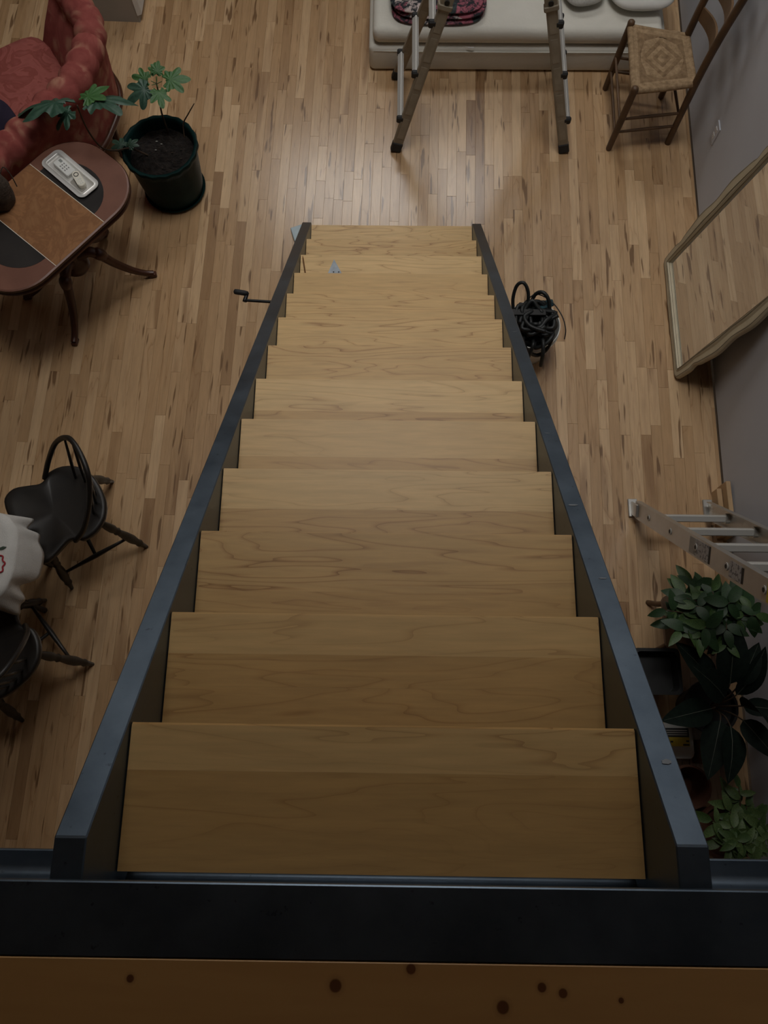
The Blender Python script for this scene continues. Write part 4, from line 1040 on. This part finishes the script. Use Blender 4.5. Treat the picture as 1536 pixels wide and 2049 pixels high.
# ------------------------------------------------------------------ plants and clutter under the aluminium ladder
def leaf_mesh(name, m, wd=.42, bend=.25, fold=.12, n_=7, vein=None):
    bm = B(); rows = []
    for k in range(n_ + 1):
        t_ = k / n_; hw = wd / 2 * (math.sin(PI * min(1, t_ ** .8)) ** .8 if 0 < t_ < 1 else 0); z_ = -bend * t_ * t_
        rows.append([bm.verts.new((-hw, t_, z_ + fold * hw)), bm.verts.new((0, t_, z_)), bm.verts.new((hw, t_, z_ + fold * hw))] if 0 < k < n_ else [bm.verts.new((0, t_, z_))])
    for a, b in zip(rows, rows[1:]):
        if len(a) == 1: bm.faces.new((a[0], b[1], b[0])); bm.faces.new((a[0], b[2], b[1]))
        elif len(b) == 1: bm.faces.new((a[0], a[1], b[0])); bm.faces.new((a[1], a[2], b[0]))
        else: bm.faces.new((a[0], a[1], b[1], b[0])); bm.faces.new((a[1], a[2], b[2], b[1]))
    me = mesh_of(name, bm, m if not vein else (m, vein)); return me
LV, LG, LD, LP = leaf_mesh('variegated_leaf', 'leafv', .44, .3, .3), leaf_mesh('green_leaf', 'leafg', .5, .35), leaf_mesh('dark_leaf', 'leafd', .46, .35, .25, 10), leaf_mesh('pale_leaf', 'leafp', .42, .3, .3)
rp_ = random.Random(5)
def bushy(t, base, ctr_, rad, nst, per, meshes, L_, stem_m='stem'):
    for s in range(nst):
        a = 2 * PI * s / nst + rp_.uniform(-.3, .3); q = rp_.uniform(.25, 1.)
        tip_ = V((ctr_[0] + rad[0] * math.cos(a) * q, ctr_[1] + rad[1] * math.sin(a) * q, ctr_[2] + rad[2] * rp_.uniform(-.4, 1) * (1.1 - .5 * q)))
        b0 = V(base) + V((rp_.uniform(-.03, .03), rp_.uniform(-.03, .03), 0)); mid = b0.lerp(tip_, .55) + V((0, 0, .06))
        stem(t, [b0, mid, tip_], .0045, .002, stem_m)
        P = spline([b0, mid, tip_], 8)
        for k in range(per):
            p = P[min(len(P) - 1, int(len(P) * (1 - .55 * k / per)))]
            aa = a + k * 2.4 + rp_.uniform(-.4, .4); d = V((math.cos(aa), math.sin(aa), rp_.uniform(-.15, .45)))
            place('leaf', rp_.choice(meshes), t, aim(p, d, (rp_.uniform(-.35, .35), rp_.uniform(-.35, .35), 1), L_ * rp_.uniform(.75, 1.2)))
pa = thing('variegated_houseplant', 'bushy variegated green houseplant on a low wooden stand', 'plant', (1.50, .54, .20))
bm = B(); lathe(bm, [(0, .0), (.08, .0), (.10, .14), (.112, .145), (.112, .165), (.10, .165), (.092, .14), (0, .135)], 28, (1.50, .54, .202)); obj('pot', bm, 'terra', pa, smooth=True, angle=45)
bushy(pa, (1.50, .54, .34), (1.44, .53, .48), (.22, .155, .15), 30, 6, (LV, LG, LG), .095)
ps = thing('plant_stand', 'low brown wooden stand under the variegated houseplant', 'stand', (1.50, .53, 0))
bm = B(); prism(bm, [(1.50 + x_, .53 + y_) for x_, y_ in rrect(.15, .13, .03, 4)], .178, .20); obj('stand_top', bm, 'chairwood', ps)
for sx in (-1, 1):
    for sy in (-1, 1):
        bm = B(); tube(bm, [(1.50 + sx * .11, .53 + sy * .095, .18), (1.50 + sx * .125, .53 + sy * .11, .06), (1.50 + sx * .15, .53 + sy * .125, .012), (1.50 + sx * .155, .53 + sy * .13, 0)], [.015, .014, .013, .012], 8); obj('leg', bm, 'chairwood', ps, smooth=True)
# dark broad-leaved plant
pb_ = thing('dark_leaved_plant', 'houseplant with broad nearly black green leaves in a dark pot', 'plant', (1.53, .13, 0))
bm = B(); lathe(bm, [(0, .0), (.09, .0), (.115, .20), (.125, .205), (.125, .225), (.112, .225), (.105, .2), (0, .195)], 28, (1.53, .13, 0)); obj('pot', bm, 'blackplastic', pb_, smooth=True, angle=45)
for k, (tx, ty_, tz, L_, roll) in enumerate(((1.40, .30, .50, .24, .2), (1.52, .31, .56, .27, -.3), (1.38, .10, .46, .25, .3), (1.44, .19, .60, .26, 0), (1.46, .00, .42, .26, -.4), (1.56, .12, .64, .24, .4), (1.60, .30, .55, .20, -.2), (1.50, -.05, .52, .24, .3), (1.58, .0, .6, .20, -.2), (1.62, .12, .55, .16, .1), (1.60, .22, .48, .24, .5))):
    b0 = V((1.53, .13, .2)); tp = V((tx, ty_, tz)); d = (tp - b0); st0 = b0.lerp(tp, .5) + V((0, 0, .08))
    stem(pb_, [b0, b0.lerp(st0, .5) + V((0, 0, .05)), st0], .005, .003)
    lm = place('leaf', LD, pb_, aim(st0, V((d.x, d.y, d.z * .35)), (roll, roll * .5, 1), (L_ * 1.1, L_, L_)))
    bm = B(); dd = V((d.x, d.y, d.z * .35)).normalized(); mt = aim(st0, V((d.x, d.y, d.z * .35)), (roll, roll * .5, 1), (L_ * 1.1, L_, L_))
    tube(bm, [mt @ V((0, q, -.35 * q * q + .008)) for q in (0, .3, .6, .95)], [.0022, .0018, .0013, .0006], 5); obj('leaf_vein', bm, 'vein', pb_)
# pale plant near the stair head
pcn = thing('pale_leafy_plant', 'pale green leafy houseplant in terracotta below the loft beam', 'plant', (1.545, -.42, 0))
bm = B(); lathe(bm, [(0, .0), (.09, .0), (.115, .18), (.125, .185), (.125, .21), (.112, .21), (.105, .18), (0, .175)], 28, (1.545, -.42, 0)); obj('pot', bm, 'terra', pcn, smooth=True, angle=45)
bushy(pcn, (1.545, -.42, .2), (1.54, -.38, .34), (.14, .17, .10), 18, 5, (LP, LP, LV), .085)
# black bin
bn_ = thing('black_bin', 'open black plastic bin standing beside the right stringer', 'bin', (1.27, .28, 0))
def taper(bm, c, h0, h1, z0, z1, thick):
    secs = [(h0, z0), (h1, z1), ((h1[0] + .012, h1[1] + .012), z1), ((h1[0] + .012, h1[1] + .012), z1 - .012)]
    inner = [((h1[0] - thick, h1[1] - thick), z1), ((h0[0] - thick, h0[1] - thick), z0 + .01)]
    def ring(h, z): return [bm.verts.new(V((c[0] + x_, c[1] + y_, z))) for x_, y_ in rrect(h[0], h[1], .025, 4)]
    A = ring(h0, z0); Bm_ = ring(h1, z1 - .02); Cc = ring((h1[0] + .01, h1[1] + .01), z1 - .018); D = ring((h1[0] + .01, h1[1] + .01), z1); E_ = ring((h1[0] - thick, h1[1] - thick), z1); F_ = ring((h0[0] - thick, h0[1] - thick), z0 + .01)
    for a, b in zip((A, Bm_, Cc, D, E_), (Bm_, Cc, D, E_, F_)):
        for k in range(len(a)): bm.faces.new((a[k], a[(k + 1) % len(a)], b[(k + 1) % len(a)], b[k]))
    bm.faces.new(A[::-1]); bm.faces.new(F_)
bm = B(); taper(bm, (1.265, .285), (.085, .085), (.10, .097), 0, .30, .005); obj('bin_body', bm, 'blackplastic', bn_)
bm = B()
for zz in (.10, .16, .22): prism(bm, [(1.265 + x_, .285 + y_) for x_, y_ in rrect(.0885 + .05 * zz, .087 + .042 * zz, .025, 4)], zz, zz + .008)
obj('bin_rib', bm, 'blackplastic', bn_)
# tub with yellow label
tu = thing('plastic_tub', 'white plastic tub with yellow and black label behind the stringer', 'tub', (1.385, -.025, 0))
bm = B(); prism(bm, [(1.385 + x_, -.025 + y_) for x_, y_ in rrect(.082, .074, .022, 5)], 0, .09); obj('tub_body', bm, 'tub', tu)
bm = B(); prism(bm, [(1.385 + x_, -.025 + y_) for x_, y_ in rrect(.09, .082, .024, 5)], .088, .10); bmesh.ops.bevel(bm, geom=[e for e in bm.edges if all(v_.co.z > .099 for v_ in e.verts)], offset=.004, segments=2, affect='EDGES'); ldd = obj('lid', bm, 'tub', tu)
bm = B(); box(bm, (1.40, -.004, .1004), (.115, .075, .0008)); obj('black_label', bm, 'ink', ldd)
bm = B(); box(bm, (1.40, -.030, .1008), (.115, .042, .0008)); yl = obj('yellow_label', bm, 'yellow', ldd)
bm = B()
for yy in (.022, .012, .002): box(bm, (1.40, yy, .1008), (.10, .004, .0008))
obj('white_print', bm, 'card', ldd)
bm = B()
for xx, yy, sx in ((1.448, -.027, .014), (1.44, -.044, .03), (1.372, -.03, .012)): box(bm, (xx, yy, .1012), (sx, .008, .0006))
obj('black_print', bm, 'ink', yl)
# cardboard box and spare pot
cbx = thing('cardboard_box', 'small brown cardboard box beside the white tub', 'box', (1.60, -.08, 0))
bm = B(); box(bm, (1.585, -.075, .075), (.17, .11, .15)); cb2 = obj('box_body', bm, 'cardbrown', cbx)
for s in (-1, 1):
    bm = B(); box(bm, (1.585, -.075 + s * .0285, .1515), (.168, .054, .003)); obj('flap', bm, 'cardbrown', cb2)
bm = B(); box(bm, (1.585, -.075, .1535), (.172, .03, .0008)); obj('packing_tape', bm, 'card', cb2)
sp2 = thing('terracotta_pot', 'empty terracotta pot on the floor near the white tub', 'pot', (1.42, -.23, 0))
bm = B(); lathe(bm, [(0, 0), (.065, 0), (.085, .12), (.096, .122), (.098, .16), (.088, .16), (.083, .122), (.062, .01), (0, .01)], 32, (1.42, -.23, 0)); obj('pot_body', bm, 'terra', sp2, smooth=True, angle=45)
